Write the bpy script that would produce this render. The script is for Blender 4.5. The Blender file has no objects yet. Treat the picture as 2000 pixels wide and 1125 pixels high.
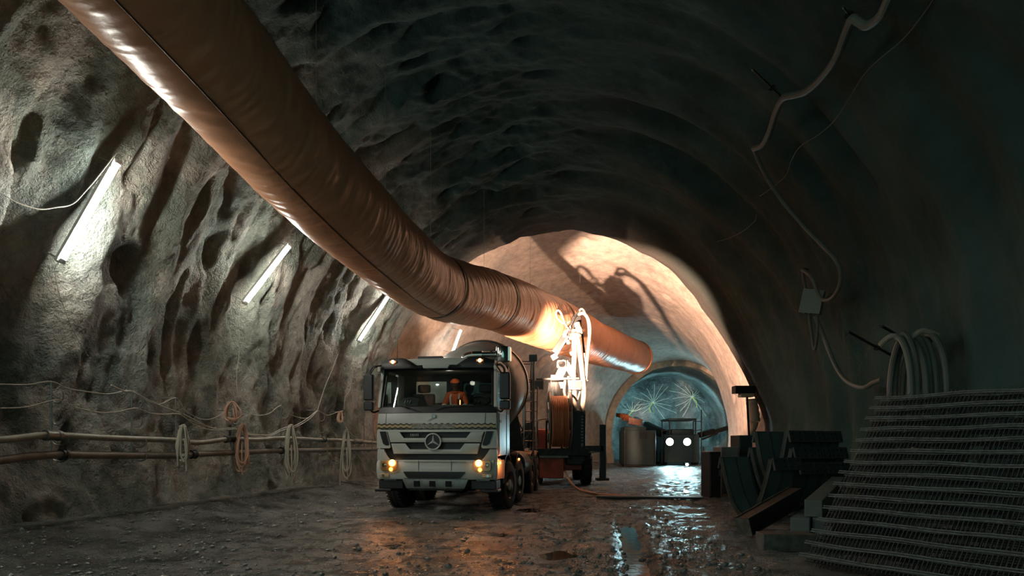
import bpy, math, random
from math import sin, cos, pi, radians, sqrt, atan2, floor as flr
from mathutils import Vector, Matrix, noise
random.seed(7)
SC = bpy.context.scene
COL = SC.collection
F = 1333.0            # focal length in pixels of the 2000 px frame
CAMH = 1.4            # eye height
HORIZON = 868.0

def P(px, py, d):
    """world point seen at (px, py) at distance d down the tunnel"""
    return Vector(((px-1000)/F*d, d, CAMH+(HORIZON-py)/F*d))

# ------------------------------------------------------------------ helpers
class MB:
    def __init__(s): s.v=[]; s.f=[]
    def add(s, vs, fs):
        b=len(s.v); s.v.extend(tuple(p) for p in vs); s.f.extend(tuple(b+i for i in f) for f in fs); return s
    def box(s, c, sz, rz=0, rx=0, ry=0, M=None):
        R = Matrix.Rotation(rz,3,'Z')@Matrix.Rotation(ry,3,'Y')@Matrix.Rotation(rx,3,'X')
        if M is not None: R=M
        c=Vector(c); h=[q/2 for q in sz]
        vs=[c+R@Vector((sx*h[0],sy*h[1],sz_*h[2])) for sx in(-1,1) for sy in(-1,1) for sz_ in(-1,1)]
        return s.add(vs,[(0,1,3,2),(4,6,7,5),(0,4,5,1),(2,3,7,6),(0,2,6,4),(1,5,7,3)])
    def bar(s, p0, p1, w, h):
        """rectangular bar between two points"""
        p0=Vector(p0); p1=Vector(p1); d=p1-p0; y=d.normalized()
        up=Vector((0,0,1)) if abs(y.z)<.95 else Vector((0,1,0))
        x=y.cross(up).normalized(); z=x.cross(y)
        R=Matrix((x,y,z)).transposed()
        return s.box((p0+p1)/2,(w,d.length,h),M=R)
    def cyl(s,p0,p1,r0,r1=None,n=14,cap=True):
        r1=r0 if r1 is None else r1
        return s.tube([p0,p1],[r0,r1],n=n,cap=cap)
    def tube(s,pts,r,n=8,closed=False,cap=True):
        pts=[Vector(p) for p in pts]; m=len(pts)
        rs=r if isinstance(r,(list,tuple)) else [r]*m
        tang=[]
        for i in range(m):
            if closed: t=pts[(i+1)%m]-pts[i-1]
            else: t=pts[min(i+1,m-1)]-pts[max(i-1,0)]
            tang.append(t.normalized() if t.length>1e-9 else Vector((0,0,1)))
        t0=tang[0]; a=Vector((0,0,1)) if abs(t0.z)<.9 else Vector((1,0,0))
        nrm=(a-t0*a.dot(t0)).normalized()
        vs=[]
        for i in range(m):
            t=tang[i]; nrm=nrm-t*nrm.dot(t)
            nrm=nrm.normalized() if nrm.length>1e-6 else t.orthogonal().normalized()
            b=t.cross(nrm)
            for k in range(n):
                an=2*pi*k/n; vs.append(pts[i]+(nrm*cos(an)+b*sin(an))*rs[i])
        fs=[]
        for i in range(m if closed else m-1):
            j=(i+1)%m
            for k in range(n):
                l=(k+1)%n; fs.append((i*n+k,i*n+l,j*n+l,j*n+k))
        if cap and not closed:
            fs.append(tuple(range(n-1,-1,-1))); fs.append(tuple((m-1)*n+k for k in range(n)))
        return s.add(vs,fs)
    def lathe(s,prof,o,axis,n=32,capped=True):
        """prof: list of (along axis, radius)"""
        o=Vector(o); ax=Vector(axis).normalized(); u=ax.orthogonal().normalized(); w=ax.cross(u)
        vs=[];fs=[]
        for a,r in prof:
            for k in range(n):
                an=2*pi*k/n; vs.append(o+ax*a+(u*cos(an)+w*sin(an))*r)
        m=len(prof)
        for i in range(m-1):
            for k in range(n):
                l=(k+1)%n; fs.append((i*n+k,i*n+l,(i+1)*n+l,(i+1)*n+k))
        if capped:
            fs.append(tuple(range(n-1,-1,-1))); fs.append(tuple((m-1)*n+k for k in range(n)))
        return s.add(vs,fs)
    def ring(s,o,axis,R,r,n=28,k=8):
        o=Vector(o); ax=Vector(axis).normalized(); u=ax.orthogonal().normalized(); w=ax.cross(u)
        return s.tube([o+(u*cos(2*pi*i/n)+w*sin(2*pi*i/n))*R for i in range(n)],r,n=k,closed=True)
    def prism(s,out,y0,y1):
        """outline in (x, z) extruded along y"""
        n=len(out)
        vs=[(x,y0,z) for x,z in out]+[(x,y1,z) for x,z in out]
        fs=[tuple(range(n)),tuple(range(2*n-1,n-1,-1))]
        fs+=[(i,n+i,n+(i+1)%n,(i+1)%n) for i in range(n)]
        return s.add(vs,fs)
    def prismx(s,out,x0,x1):
        """outline in (y, z) extruded along x"""
        n=len(out)
        vs=[(x0,y,z) for y,z in out]+[(x1,y,z) for y,z in out]
        fs=[tuple(range(n)),tuple(range(2*n-1,n-1,-1))]
        fs+=[(i,n+i,n+(i+1)%n,(i+1)%n) for i in range(n)]
        return s.add(vs,fs)
    def panel(s,rows,nx=12,th=.05,bend=None):
        """rows of (z, x0, x1, y): a thick curved sheet facing -y"""
        vs=[];fs=[];m=len(rows)
        for back in (0,1):
            for z,x0,x1,y in rows:
                for i in range(nx+1):
                    x=x0+(x1-x0)*i/nx
                    vs.append((x,y+(bend(x) if bend else 0)+back*th,z))
        w=nx+1;o=m*w
        for j in range(m-1):
            for i in range(nx):
                a=j*w+i; fs.append((a,a+1,a+w+1,a+w)); fs.append((o+a,o+a+w,o+a+w+1,o+a+1))
        for i in range(nx):
            fs.append((i,o+i,o+i+1,i+1)); a=(m-1)*w+i; fs.append((a,a+1,o+a+1,o+a))
        for j in range(m-1):
            a=j*w; fs.append((a,a+w,o+a+w,o+a)); a=j*w+nx; fs.append((a,o+a,o+a+w,a+w))
        return s.add(vs,fs)
    def grid(s,fn,nu,nv):
        vs=[fn(i,j) for j in range(nv) for i in range(nu)]
        fs=[(j*nu+i,j*nu+i+1,(j+1)*nu+i+1,(j+1)*nu+i) for j in range(nv-1) for i in range(nu-1)]
        return s.add(vs,fs)
    def build(s,name,mat,parent=None,smooth=35,bevel=0,world=False,center=False,flip=False):
        vs=s.v
        off=Vector((0,0,0))
        if parent is not None and world: off=parent.location
        if parent is None and center:
            xs=[p[0] for p in vs];ys=[p[1] for p in vs];zs=[p[2] for p in vs]
            off=Vector(((min(xs)+max(xs))/2,(min(ys)+max(ys))/2,min(zs)))
        if off.length>0: vs=[(p[0]-off.x,p[1]-off.y,p[2]-off.z) for p in vs]
        me=bpy.data.meshes.new(name); me.from_pydata(vs,[],s.f if not flip else [t[::-1] for t in s.f]); me.update()
        if smooth:
            me.polygons.foreach_set('use_smooth',[True]*len(me.polygons))
            if smooth<180: me.set_sharp_from_angle(angle=radians(smooth))
        o=bpy.data.objects.new(name,me); COL.objects.link(o)
        me.materials.append(mat)
        if parent is not None: o.parent=parent
        elif center: o.location=off
        if bevel:
            b=o.modifiers.new('Bevel','BEVEL'); b.width=bevel; b.segments=2; b.limit_method='ANGLE'; b.angle_limit=radians(40); b.harden_normals=True
        return o

def thing(name,label,cat,loc=(0,0,0),rz=0,group=None):
    o=bpy.data.objects.new(name,None); COL.objects.link(o); o.location=loc; o.rotation_euler=(0,0,rz)
    o.empty_display_size=.2
    return tag(o,label,cat,group)
def tag(o,label,cat,group=None,kind=None):
    o['label']=label; o['category']=cat
    if group: o['group']=group
    if kind: o['kind']=kind
    return o
def structure(o): o['kind']='structure'; return o
def catmull(pts,k=8,closed=False):
    pts=[Vector(p) for p in pts]; n=len(pts); out=[]
    rng=range(n) if closed else range(n-1)
    for i in rng:
        if closed: a,b,c,d=pts[i-1],pts[i],pts[(i+1)%n],pts[(i+2)%n]
        else: a,b,c,d=pts[max(i-1,0)],pts[i],pts[i+1],pts[min(i+2,n-1)]
        for j in range(k):
            t=j/k; out.append(.5*((2*b)+(c-a)*t+(2*a-5*b+4*c-d)*t*t+(3*b-a-3*c+d)*t**3))
    if not closed: out.append(pts[-1])
    return out
def sstep(a,b,x):
    t=max(0,min(1,(x-a)/(b-a))); return t*t*(3-2*t)
def lerp(a,b,t): return a+(b-a)*t
def nz(x,y,z=0): return noise.noise(Vector((x,y,z)))

# ------------------------------------------------------------------ materials
def mat(name,col,rough=.5,metal=0,var=0,vscale=4,bump=0,bscale=30,emit=None,estr=0,rvar=0,col2=None,spec=.5,stretch=None):
    m=bpy.data.materials.new(name); m.use_nodes=True; nt=m.node_tree; N=nt.nodes; L=nt.links
    b=N['Principled BSDF']; b.inputs['Base Color'].default_value=(*col,1); b.inputs['Roughness'].default_value=rough
    b.inputs['Metallic'].default_value=metal; b.inputs['Specular IOR Level'].default_value=spec
    if emit: b.inputs['Emission Color'].default_value=(*emit,1); b.inputs['Emission Strength'].default_value=estr
    if var or bump or rvar or col2:
        tc=N.new('ShaderNodeTexCoord'); src=tc.outputs['Object']
        if stretch:
            mp=N.new('ShaderNodeMapping'); mp.inputs['Scale'].default_value=stretch; L.new(src,mp.inputs['Vector']); src=mp.outputs['Vector']
        if var or col2 or rvar:
            t=N.new('ShaderNodeTexNoise'); t.inputs['Scale'].default_value=vscale; t.inputs['Detail'].default_value=6; t.inputs['Roughness'].default_value=.65
            L.new(src,t.inputs['Vector'])
            r=N.new('ShaderNodeValToRGB'); r.color_ramp.elements[0].position=.35; r.color_ramp.elements[1].position=.65
            c2=col2 or tuple(c*(1-var) for c in col)
            r.color_ramp.elements[0].color=(*c2,1); r.color_ramp.elements[1].color=(*col,1)
            L.new(t.outputs['Fac'],r.inputs['Fac']); L.new(r.outputs['Color'],b.inputs['Base Color'])
            if rvar:
                mr=N.new('ShaderNodeMapRange'); mr.inputs['From Min'].default_value=.3; mr.inputs['From Max'].default_value=.7
                mr.inputs['To Min'].default_value=max(.02,rough-rvar); mr.inputs['To Max'].default_value=min(1,rough+rvar)
                L.new(t.outputs['Fac'],mr.inputs['Value']); L.new(mr.outputs['Result'],b.inputs['Roughness'])
        if bump:
            t2=N.new('ShaderNodeTexNoise'); t2.inputs['Scale'].default_value=bscale; t2.inputs['Detail'].default_value=4
            L.new(src,t2.inputs['Vector'])
            bp=N.new('ShaderNodeBump'); bp.inputs['Strength'].default_value=min(1,bump); bp.inputs['Distance'].default_value=.02
            L.new(t2.outputs['Fac'],bp.inputs['Height']); L.new(bp.outputs['Normal'],b.inputs['Normal'])
    return m
def emission(name,col,st):
    m=bpy.data.materials.new(name); m.use_nodes=True; N=m.node_tree.nodes; N.clear()
    e=N.new('ShaderNodeEmission'); e.inputs['Color'].default_value=(*col,1); e.inputs['Strength'].default_value=st
    o=N.new('ShaderNodeOutputMaterial'); m.node_tree.links.new(e.outputs[0],o.inputs[0]); return m
def glass(name,tint=(.8,.85,.83)):
    m=bpy.data.materials.new(name); m.use_nodes=True; N=m.node_tree.nodes; L=m.node_tree.links; N.clear()
    t=N.new('ShaderNodeBsdfTransparent'); t.inputs['Color'].default_value=(*tint,1)
    g=N.new('ShaderNodeBsdfGlossy'); g.inputs['Roughness'].default_value=.03; g.inputs['Color'].default_value=(.9,.95,.95,1)
    fr=N.new('ShaderNodeFresnel'); fr.inputs['IOR'].default_value=1.45
    mx=N.new('ShaderNodeMixShader'); L.new(fr.outputs[0],mx.inputs[0]); L.new(t.outputs[0],mx.inputs[1]); L.new(g.outputs[0],mx.inputs[2])
    o=N.new('ShaderNodeOutputMaterial'); L.new(mx.outputs[0],o.inputs[0]); return m

def shotcrete(name,c1,c2,c3,rough=.72,grain=1.0,fs=26,damp=None,other=None):
    """sprayed concrete: blotchy grey, fine grain, pits"""
    m=bpy.data.materials.new(name); m.use_nodes=True; nt=m.node_tree; N=nt.nodes; L=nt.links
    b=N['Principled BSDF']
    tc=N.new('ShaderNodeTexCoord'); src=tc.outputs['Object']
    def tn(sc,det=6,rg=.6):
        t=N.new('ShaderNodeTexNoise'); t.inputs['Scale'].default_value=sc; t.inputs['Detail'].default_value=det; t.inputs['Roughness'].default_value=rg
        L.new(src,t.inputs['Vector']); return t
    def ramp(fac,stops):
        r=N.new('ShaderNodeValToRGB'); e=r.color_ramp.elements
        e[0].position,e[0].color=stops[0][0],(*stops[0][1],1); e[1].position,e[1].color=stops[-1][0],(*stops[-1][1],1)
        for p_,c_ in stops[1:-1]: x=e.new(p_); x.color=(*c_,1)
        L.new(fac,r.inputs['Fac']); return r.outputs['Color']
    def mixc(a,b_,fac=None,blend='MIX'):
        mx=N.new('ShaderNodeMix'); mx.data_type='RGBA'; mx.blend_type=blend; mx.inputs['Factor'].default_value=1
        L.new(a,mx.inputs['A']); L.new(b_,mx.inputs['B'])
        if fac is not None: L.new(fac,mx.inputs['Factor'])
        return mx.outputs['Result']
    big=tn(.35,5,.6); base=ramp(big.outputs['Fac'],[(.36,c2),(.5,c3),(.62,c1)])
    med=tn(3.2,8,.7); out=mixc(base,ramp(med.outputs['Fac'],[(.3,(.55,.55,.55)),(.65,(1,1,1))]),None,'MULTIPLY')
    if damp:   # dark damp stains with ragged edges
        ds=tn(.62,9,.62); out=mixc(out,ramp(ds.outputs['Fac'],[(.46,damp),(.56,(1,1,1))]),None,'MULTIPLY')
    if other:  # shade over the crown and right side, put into the colour
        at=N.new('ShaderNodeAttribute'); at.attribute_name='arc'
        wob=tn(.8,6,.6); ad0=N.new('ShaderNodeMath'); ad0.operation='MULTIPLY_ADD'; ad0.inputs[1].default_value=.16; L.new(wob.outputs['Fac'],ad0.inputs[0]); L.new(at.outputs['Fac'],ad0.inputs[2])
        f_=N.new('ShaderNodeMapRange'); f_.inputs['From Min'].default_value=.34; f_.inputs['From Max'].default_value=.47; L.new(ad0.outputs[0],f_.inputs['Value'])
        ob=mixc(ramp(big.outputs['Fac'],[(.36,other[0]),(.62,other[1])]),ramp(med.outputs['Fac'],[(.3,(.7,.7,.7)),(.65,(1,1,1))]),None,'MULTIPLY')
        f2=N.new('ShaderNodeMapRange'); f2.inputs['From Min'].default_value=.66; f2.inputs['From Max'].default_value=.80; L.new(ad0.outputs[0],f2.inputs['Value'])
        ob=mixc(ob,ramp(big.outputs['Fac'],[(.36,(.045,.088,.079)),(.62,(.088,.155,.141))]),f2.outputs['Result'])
        # dull dark tone on the lip: dim lamp spill put into the colour
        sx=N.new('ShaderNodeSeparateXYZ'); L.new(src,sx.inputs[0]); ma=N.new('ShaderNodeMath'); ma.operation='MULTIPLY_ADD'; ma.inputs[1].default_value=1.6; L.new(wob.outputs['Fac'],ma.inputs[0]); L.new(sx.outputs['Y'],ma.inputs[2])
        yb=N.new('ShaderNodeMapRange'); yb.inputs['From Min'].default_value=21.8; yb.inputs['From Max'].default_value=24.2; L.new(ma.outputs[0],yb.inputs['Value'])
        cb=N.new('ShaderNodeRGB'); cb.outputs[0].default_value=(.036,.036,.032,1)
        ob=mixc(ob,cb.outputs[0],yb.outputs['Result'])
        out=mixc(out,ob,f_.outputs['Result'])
        gs=N.new('ShaderNodeMapRange'); gs.inputs['To Min'].default_value=1; gs.inputs['To Max'].default_value=.4; L.new(f_.outputs['Result'],gs.inputs['Value'])
    L.new(out,b.inputs['Base Color'])
    b.inputs['Roughness'].default_value=rough; b.inputs['Specular IOR Level'].default_value=.15 if other else .35
    fine=tn(fs,3,.7); mid=tn(6,5,.6)
    ad=N.new('ShaderNodeMath'); ad.operation='MULTIPLY_ADD'; ad.inputs[1].default_value=2.4
    L.new(mid.outputs['Fac'],ad.inputs[0]); L.new(fine.outputs['Fac'],ad.inputs[2])
    bp=N.new('ShaderNodeBump'); bp.inputs['Strength'].default_value=.85*min(1,grain); bp.inputs['Distance'].default_value=(.075 if other else .035)*grain
    if other: L.new(gs.outputs['Result'],bp.inputs['Strength'])
    L.new(ad.outputs[0],bp.inputs['Height']); L.new(bp.outputs['Normal'],b.inputs['Normal'])
    return m

M={}
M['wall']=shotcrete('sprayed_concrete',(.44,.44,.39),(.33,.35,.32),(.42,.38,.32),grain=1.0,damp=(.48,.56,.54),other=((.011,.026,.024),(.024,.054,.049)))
M['ceil']=shotcrete('shade_toned_concrete',(.07,.095,.09),(.04,.055,.05),(.055,.075,.07),grain=.7)  # darker copy of the concrete: roof shade put into the colour
M['vault']=shotcrete('lit_sprayed_concrete',(.54,.47,.41),(.40,.36,.32),(.48,.42,.36),grain=.7)  # paler, pinker copy of the concrete: lamp light put into the colour
M['face']=shotcrete('wet_rock_face',(.34,.38,.37),(.10,.12,.12),(.20,.23,.23),grain=1.2,rough=.4,fs=8)
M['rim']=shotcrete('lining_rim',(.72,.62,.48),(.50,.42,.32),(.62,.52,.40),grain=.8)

def floor_mat():
    m=bpy.data.materials.new('wet_muddy_gravel'); m.use_nodes=True; nt=m.node_tree; N=nt.nodes; L=nt.links
    b=N['Principled BSDF']; tc=N.new('ShaderNodeTexCoord'); src=tc.outputs['Object']; b.inputs['Specular IOR Level'].default_value=.9
    def tn(sc,det=6,rg=.6):
        t=N.new('ShaderNodeTexNoise'); t.inputs['Scale'].default_value=sc; t.inputs['Detail'].default_value=det; t.inputs['Roughness'].default_value=rg
        L.new(src,t.inputs['Vector']); return t
    a=tn(.9,7,.65); r=N.new('ShaderNodeValToRGB'); e=r.color_ramp.elements
    e[0].position=.35; e[0].color=(.055,.056,.05,1); e[1].position=.62; e[1].color=(.42,.44,.40,1)
    L.new(a.outputs['Fac'],r.inputs['Fac']); L.new(r.outputs['Color'],b.inputs['Base Color'])
    rr=N.new('ShaderNodeMapRange'); rr.inputs['From Min'].default_value=.35; rr.inputs['From Max'].default_value=.65; rr.inputs['To Min'].default_value=.16; rr.inputs['To Max'].default_value=.42
    q=tn(2.2,5,.6); L.new(q.outputs['Fac'],rr.inputs['Value']); L.new(rr.outputs['Result'],b.inputs['Roughness'])
    v=N.new('ShaderNodeTexVoronoi'); v.inputs['Scale'].default_value=38; L.new(src,v.inputs['Vector'])
    f=tn(17,8,.8)
    ad=N.new('ShaderNodeMath'); ad.operation='MULTIPLY_ADD'; ad.inputs[1].default_value=-.8; L.new(v.outputs['Distance'],ad.inputs[0]); L.new(f.outputs['Fac'],ad.inputs[2])
    bp=N.new('ShaderNodeBump'); bp.inputs['Strength'].default_value=1; bp.inputs['Distance'].default_value=.14
    L.new(ad.outputs[0],bp.inputs['Height']); L.new(bp.outputs['Normal'],b.inputs['Normal'])
    return m
M['floor']=floor_mat()
M['water']=mat('puddle_water',(.05,.042,.032),.04,bump=.12,bscale=5)
M['stone']=mat('wet_stone',(.30,.30,.27),.30,var=.6,vscale=8,bump=.4)
M['duct']=mat('orange_duct_fabric',(.68,.325,.18),.36,var=.22,vscale=1.5,bump=.3,bscale=9)
M['seam']=mat('dark_duct_seam',(.10,.045,.02),.5)
M['band']=mat('black_joint_band',(.03,.02,.015),.45)
M['tube_on']=emission('fluorescent_glow',(1,.98,.88),215)
M['white']=mat('white_plastic',(.6,.6,.56),.4)
M['black']=mat('black_plastic',(.012,.013,.013),.4)
M['rubber']=mat('tyre_rubber',(.018,.017,.016),.75,bump=.3,bscale=40)
M['paint']=mat('pale_cab_paint',(.60,.61,.55),.32,var=.12,vscale=3)
M['roofp']=mat('pale_roof_paint',(.42,.47,.43),.35)
M['dark_steel']=mat('dark_steel',(.05,.052,.05),.45,metal=.6,var=.4,vscale=6)
M['chrome']=mat('chrome',(.75,.76,.74),.12,metal=1)
M['gold']=mat('gold_stripe',(.50,.32,.12),.4)
M['red']=mat('red_chassis_paint',(.42,.07,.03),.42,var=.3,vscale=5)
M['drum']=mat('grey_drum_paint',(.40,.38,.34),.38,var=.25,vscale=2.5)
M['glass']=glass('windscreen_glass')
M['lens']=glass('lamp_lens',(.95,.9,.8))
M['head_on']=emission('headlight_glow',(1,.40,.09),14)
M['head_low']=emission('dim_headlight_glow',(1,.36,.08),7)
M['marker_on']=emission('amber_marker_glow',(1,.36,.10),14)
M['amber']=emission('side_marker_glow',(1,.25,.06),9)
M['jumbo_on']=emission('white_work_lamp_glow',(.80,.96,1),22)
M['flood_on']=emission('warm_flood_glow',(1,.80,.58),45)
M['reflector']=mat('lamp_reflector',(.75,.52,.32),.25,metal=.25)  # orange tint puts the bulbs' glow into the reflector colour
M['seat']=mat('cab_seat_fabric',(.06,.065,.065),.8)
M['dash']=mat('dashboard',(.05,.055,.055),.55)
M['pipe']=mat('pale_pipe',(.34,.33,.26),.45,var=.35,vscale=5,bump=.15)
M['pipe2']=mat('brown_pipe',(.22,.19,.14),.45,var=.4,vscale=5,bump=.15)
M['steel']=mat('galvanised_steel',(.24,.25,.23),.42,metal=.8,var=.3,vscale=10)
M['rope']=mat('pale_cable',(.46,.44,.37),.55)
M['hose_grey']=mat('grey_hose',(.40,.37,.29),.5,var=.2)
M['hose_pink']=mat('orange_hose',(.52,.30,.20),.5,var=.2)
M['hose_white']=mat('cement_coated_hose',(.24,.205,.165),.6,var=.3,vscale=9,bump=.3)
M['cable_r']=mat('thick_grey_cable',(.20,.22,.185),.5,var=.2)
M['thin']=mat('thin_dark_wire',(.16,.17,.15),.5)
M['boxgrey']=mat('grey_enclosure',(.26,.29,.265),.45)
M['castiron']=mat('dark_liner_paint',(.07,.09,.085),.5,var=.4,vscale=3,bump=.2,bscale=20)
M['castlight']=mat('liner_skin_paint',(.13,.19,.175),.42,var=.3,vscale=3)
M['print']=mat('worn_print',(.42,.40,.34),.45,vscale=34,col2=(.13,.10,.05))
M['hole']=mat('bolt_hole',(.005,.005,.005),.9)
M['timber']=mat('muddy_timber',(.17,.165,.14),.6,var=.6,vscale=7,bump=.6,bscale=25)
M['concrete']=mat('grey_precast',(.20,.235,.22),.55,var=.25,vscale=4)
M['mesh_cross']=mat('dull_rebar',(.20,.205,.19),.4,metal=.15,var=.5,vscale=14)
M['mesh_dark']=mat('shaded_rebar',(.05,.05,.046),.5,var=.6,vscale=14)  # bars of the rear mats: shade inside the stack put into the colour
M['mesh']=mat('rebar_steel',(.36,.37,.345),.36,metal=.15,var=.45,vscale=14)
M['orange']=mat('orange_hi_vis',(.75,.13,.03),.7,var=.2,vscale=10)
M['silver']=mat('reflective_tape',(.7,.7,.66),.3)
M['skin']=mat('skin',(.42,.22,.14),.55)
M['hair']=mat('dark_cap',(.03,.025,.02),.8)
M['teal_mach']=mat('dark_machine_paint',(.028,.055,.055),.45,var=.3,vscale=4)
M['orange_mach']=mat('orange_machine_paint',(.45,.15,.06),.5,var=.5,vscale=9)
M['wire']=mat('pale_fuse_wire',(.75,.75,.6),.5)
M['yellow']=mat('yellow_connector',(.65,.55,.08),.5)
M['boom_paint']=mat('dusty_boom_paint',(.20,.15,.105),.5,var=.4,vscale=6)
M['tarp']=mat('beige_tarpaulin',(.50,.38,.27),.65,bump=.3,bscale=12)
M['cablereel']=mat('orange_power_cable',(.55,.25,.13),.45)
# ------------------------------------------------------------------ tunnel geometry
BROW=24.0; RING=45.0; FACE=53.0
def cx(y):
    if y<=25: return -2+.17*y
    u=min(y,RING)-25
    v=2.25+.17*u+.01305*u*u
    if y>RING: v+=(y-RING)*.10
    return v
def prof(y,inner=None):
    """(left half width, right half width, crown height)"""
    if inner is None: inner = y>BROW
    if not inner:
        return 6.75, 7.3-.55*sstep(12,24,y), 9.6-.8*sstep(17,24,y)
    if y<=RING+.01:
        t=max(0,(y-BROW)/(RING-BROW)); t2=t**.85
        return lerp(7.25,4.55,t2), lerp(7.25,4.55,t2), lerp(9.75,6.85,t2)
    return 4.3,4.3,6.55
ZC=2.0
def nominal(y,s,inner=None):
    hl,hr,H=prof(y,inner); c=cx(y)
    if s<.1:
        k=s/.1; z=-.3+k*(ZC+.3); return Vector((c-hl+.22*(1-k)**2,y,z)),Vector((-1,0,0))
    if s>.9:
        k=(1-s)/.1; z=-.3+k*(ZC+.3); return Vector((c+hr-.22*(1-k)**2,y,z)),Vector((1,0,0))
    a=pi*(1-(s-.1)/.8); h=hl if cos(a)<0 else hr
    # the crown sags a little on the right just before the brow
    k=0 if (inner or (inner is None and y>BROW)) else sstep(16,24,y)*sstep(.47,.6,s)
    return Vector((c+h*cos(a),y,ZC+(H-ZC)*sin(a)**(1+.62*k))), Vector((cos(a)/h,0,sin(a)/(H-ZC))).normalized()
def disp(y,s,inner=None):
    """how far the sprayed concrete sits outside the nominal profile (always >= 0)"""
    q=s*25
    L=1-sstep(.43,.58,s)
    R=sstep(.5,.62,s)
    w=nz(y*.3,q*.16,3.1)
    ribs=.5+.5*sin(2*pi*(y*.52+.55*w+.05*q))
    if y>BROW-.04 and inner is not False:
        return max(0,.16+.17*w+.10*nz(y*.5,q*.3,7.7)+.05*nz(y*1.5,q*.8,4.1)+.012*nz(y*5,q*4,1)+1.1*max(0,nz(y*.75+3,q*.75,51)-.50))*(1-.85*sstep(41,44.8,y))*(.3+.7*sstep(0,.05,s)*sstep(0,.05,1-s))
    d=.10+.16*w+.10*nz(y*.9,q*.35,7.7)
    d+=R*(.44*ribs**1.5*(.25+1.1*abs(nz(y*.4+5,q*.2,2.9)))+.22*nz(y*1.1,q*.22,1.7)+.05*nz(y*2.6,q*.9,2.2))
    # left wall: streaks running round the arch, pits and ledges
    st=nz(y*1.7+.25*q,q*.55,11.3)
    d+=L*((.12*ribs*(1-sstep(.33,.42,s)))+.19*st+.10*abs(nz(y*3.1+.4*q,q*1.3,4.4))+.045*nz(y*4.6+.3*q,q*2.4,14.4))
    pit=max(0,nz(y*2.3+.5*q,q*1.0,21.0)-.16)
    d+=L*.60*pit
    d+=(.018+.022*L)*nz(y*6.5,q*5,9.1)+L*.012*nz(y*13,q*11,3.3)
    fade=1-.65*sstep(21,24,y)
    d+=.85*sstep(22,24,y)*sstep(.10,.22,s)*sstep(.10,.22,1-s)*max(-.12,nz(q*.45,1.7,60)+.4*nz(q*1.3,4.7,61))
    low=sstep(0,.05,s)*sstep(0,.05,1-s)
    return max(0,(d+.10)*fade)*(.3+.7*low)
rows=[-7+.5*i for i in range(22)]+[4+.062*i for i in range(int(20/.062)+1)]
rows=[r for r in rows if r<BROW]+[BROW]
def shell(name,s0,s1,n,m,rows,inner=None):
    mb=MB()
    def fn(i,j):
        s=s0+(s1-s0)*i/(n-1); y=rows[j]; p,nn=nominal(y,s,inner); return p+nn*disp(y,s,True if inner else False)
    mb.grid(fn,n,len(rows)); o=structure(mb.build(name,m,smooth=180))
    at=o.data.attributes.new('arc','FLOAT','POINT'); at.data.foreach_set('value',[s0+(s1-s0)*i/(n-1) for j in range(len(rows)) for i in range(n)])
    return o
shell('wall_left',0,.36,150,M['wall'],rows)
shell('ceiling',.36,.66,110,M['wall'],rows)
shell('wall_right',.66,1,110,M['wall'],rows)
irows=[BROW-.05+.12*i for i in range(int((RING-BROW)/.12)+1)]+[RING]
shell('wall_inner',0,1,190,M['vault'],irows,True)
# closing step at the brow and the lining rim at the far heading
def annulus(name,y,fa,fb,n,m,th=0):
    mb=MB()
    def fn(i,j):
        s=i/(n-1); return fa(s) if j==0 else (fb(s) if j==1 else fb(s)+Vector((0,th,0)))
    mb.grid(fn,n,3 if th else 2); return structure(mb.build(name,m,smooth=30))
def near_edge(s): p,nn=nominal(BROW,s,False); return p+nn*disp(BROW,s,False)
def inn_edge(s): p,nn=nominal(BROW-.05,s,True); return p+nn*(disp(BROW-.03,s,True)+.01)
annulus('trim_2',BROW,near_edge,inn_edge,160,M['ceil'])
def bore(y,s,o=0):
    p,nn=nominal(RING+.02+max(0,y-RING),s,True); return Vector((p.x,y,p.z))+nn*o
def ring_out(s): p,nn=nominal(RING,s,True); return Vector((p.x,RING-.25,p.z))+nn*.2
def ring_in(s): return bore(RING-.25,s,.05*nz(s*40,1.3)+.02)
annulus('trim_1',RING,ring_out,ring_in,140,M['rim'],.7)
brows=[RING-.2+.4*i for i in range(21)]+[FACE+.2]
mb=MB(); mb.grid(lambda i,j:bore(brows[j],i/59,.08+.1*nz(i*.3,brows[j]*.8)),60,len(brows))
structure(mb.build('wall_heading',M['face'],smooth=180))
fc=cx(FACE)
mb=MB()
def facefn(i,j):
    x=fc-5+10*i/79; z=-.4+7.6*j/59
    return (x,FACE+.35*nz(x*.5,z*.5,2)+.15*nz(x*1.6,z*1.6,5)+.06*nz(x*5,z*5),z)
mb.grid(facefn,80,60); structure(mb.build('wall_face',M['face'],smooth=180))

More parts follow.
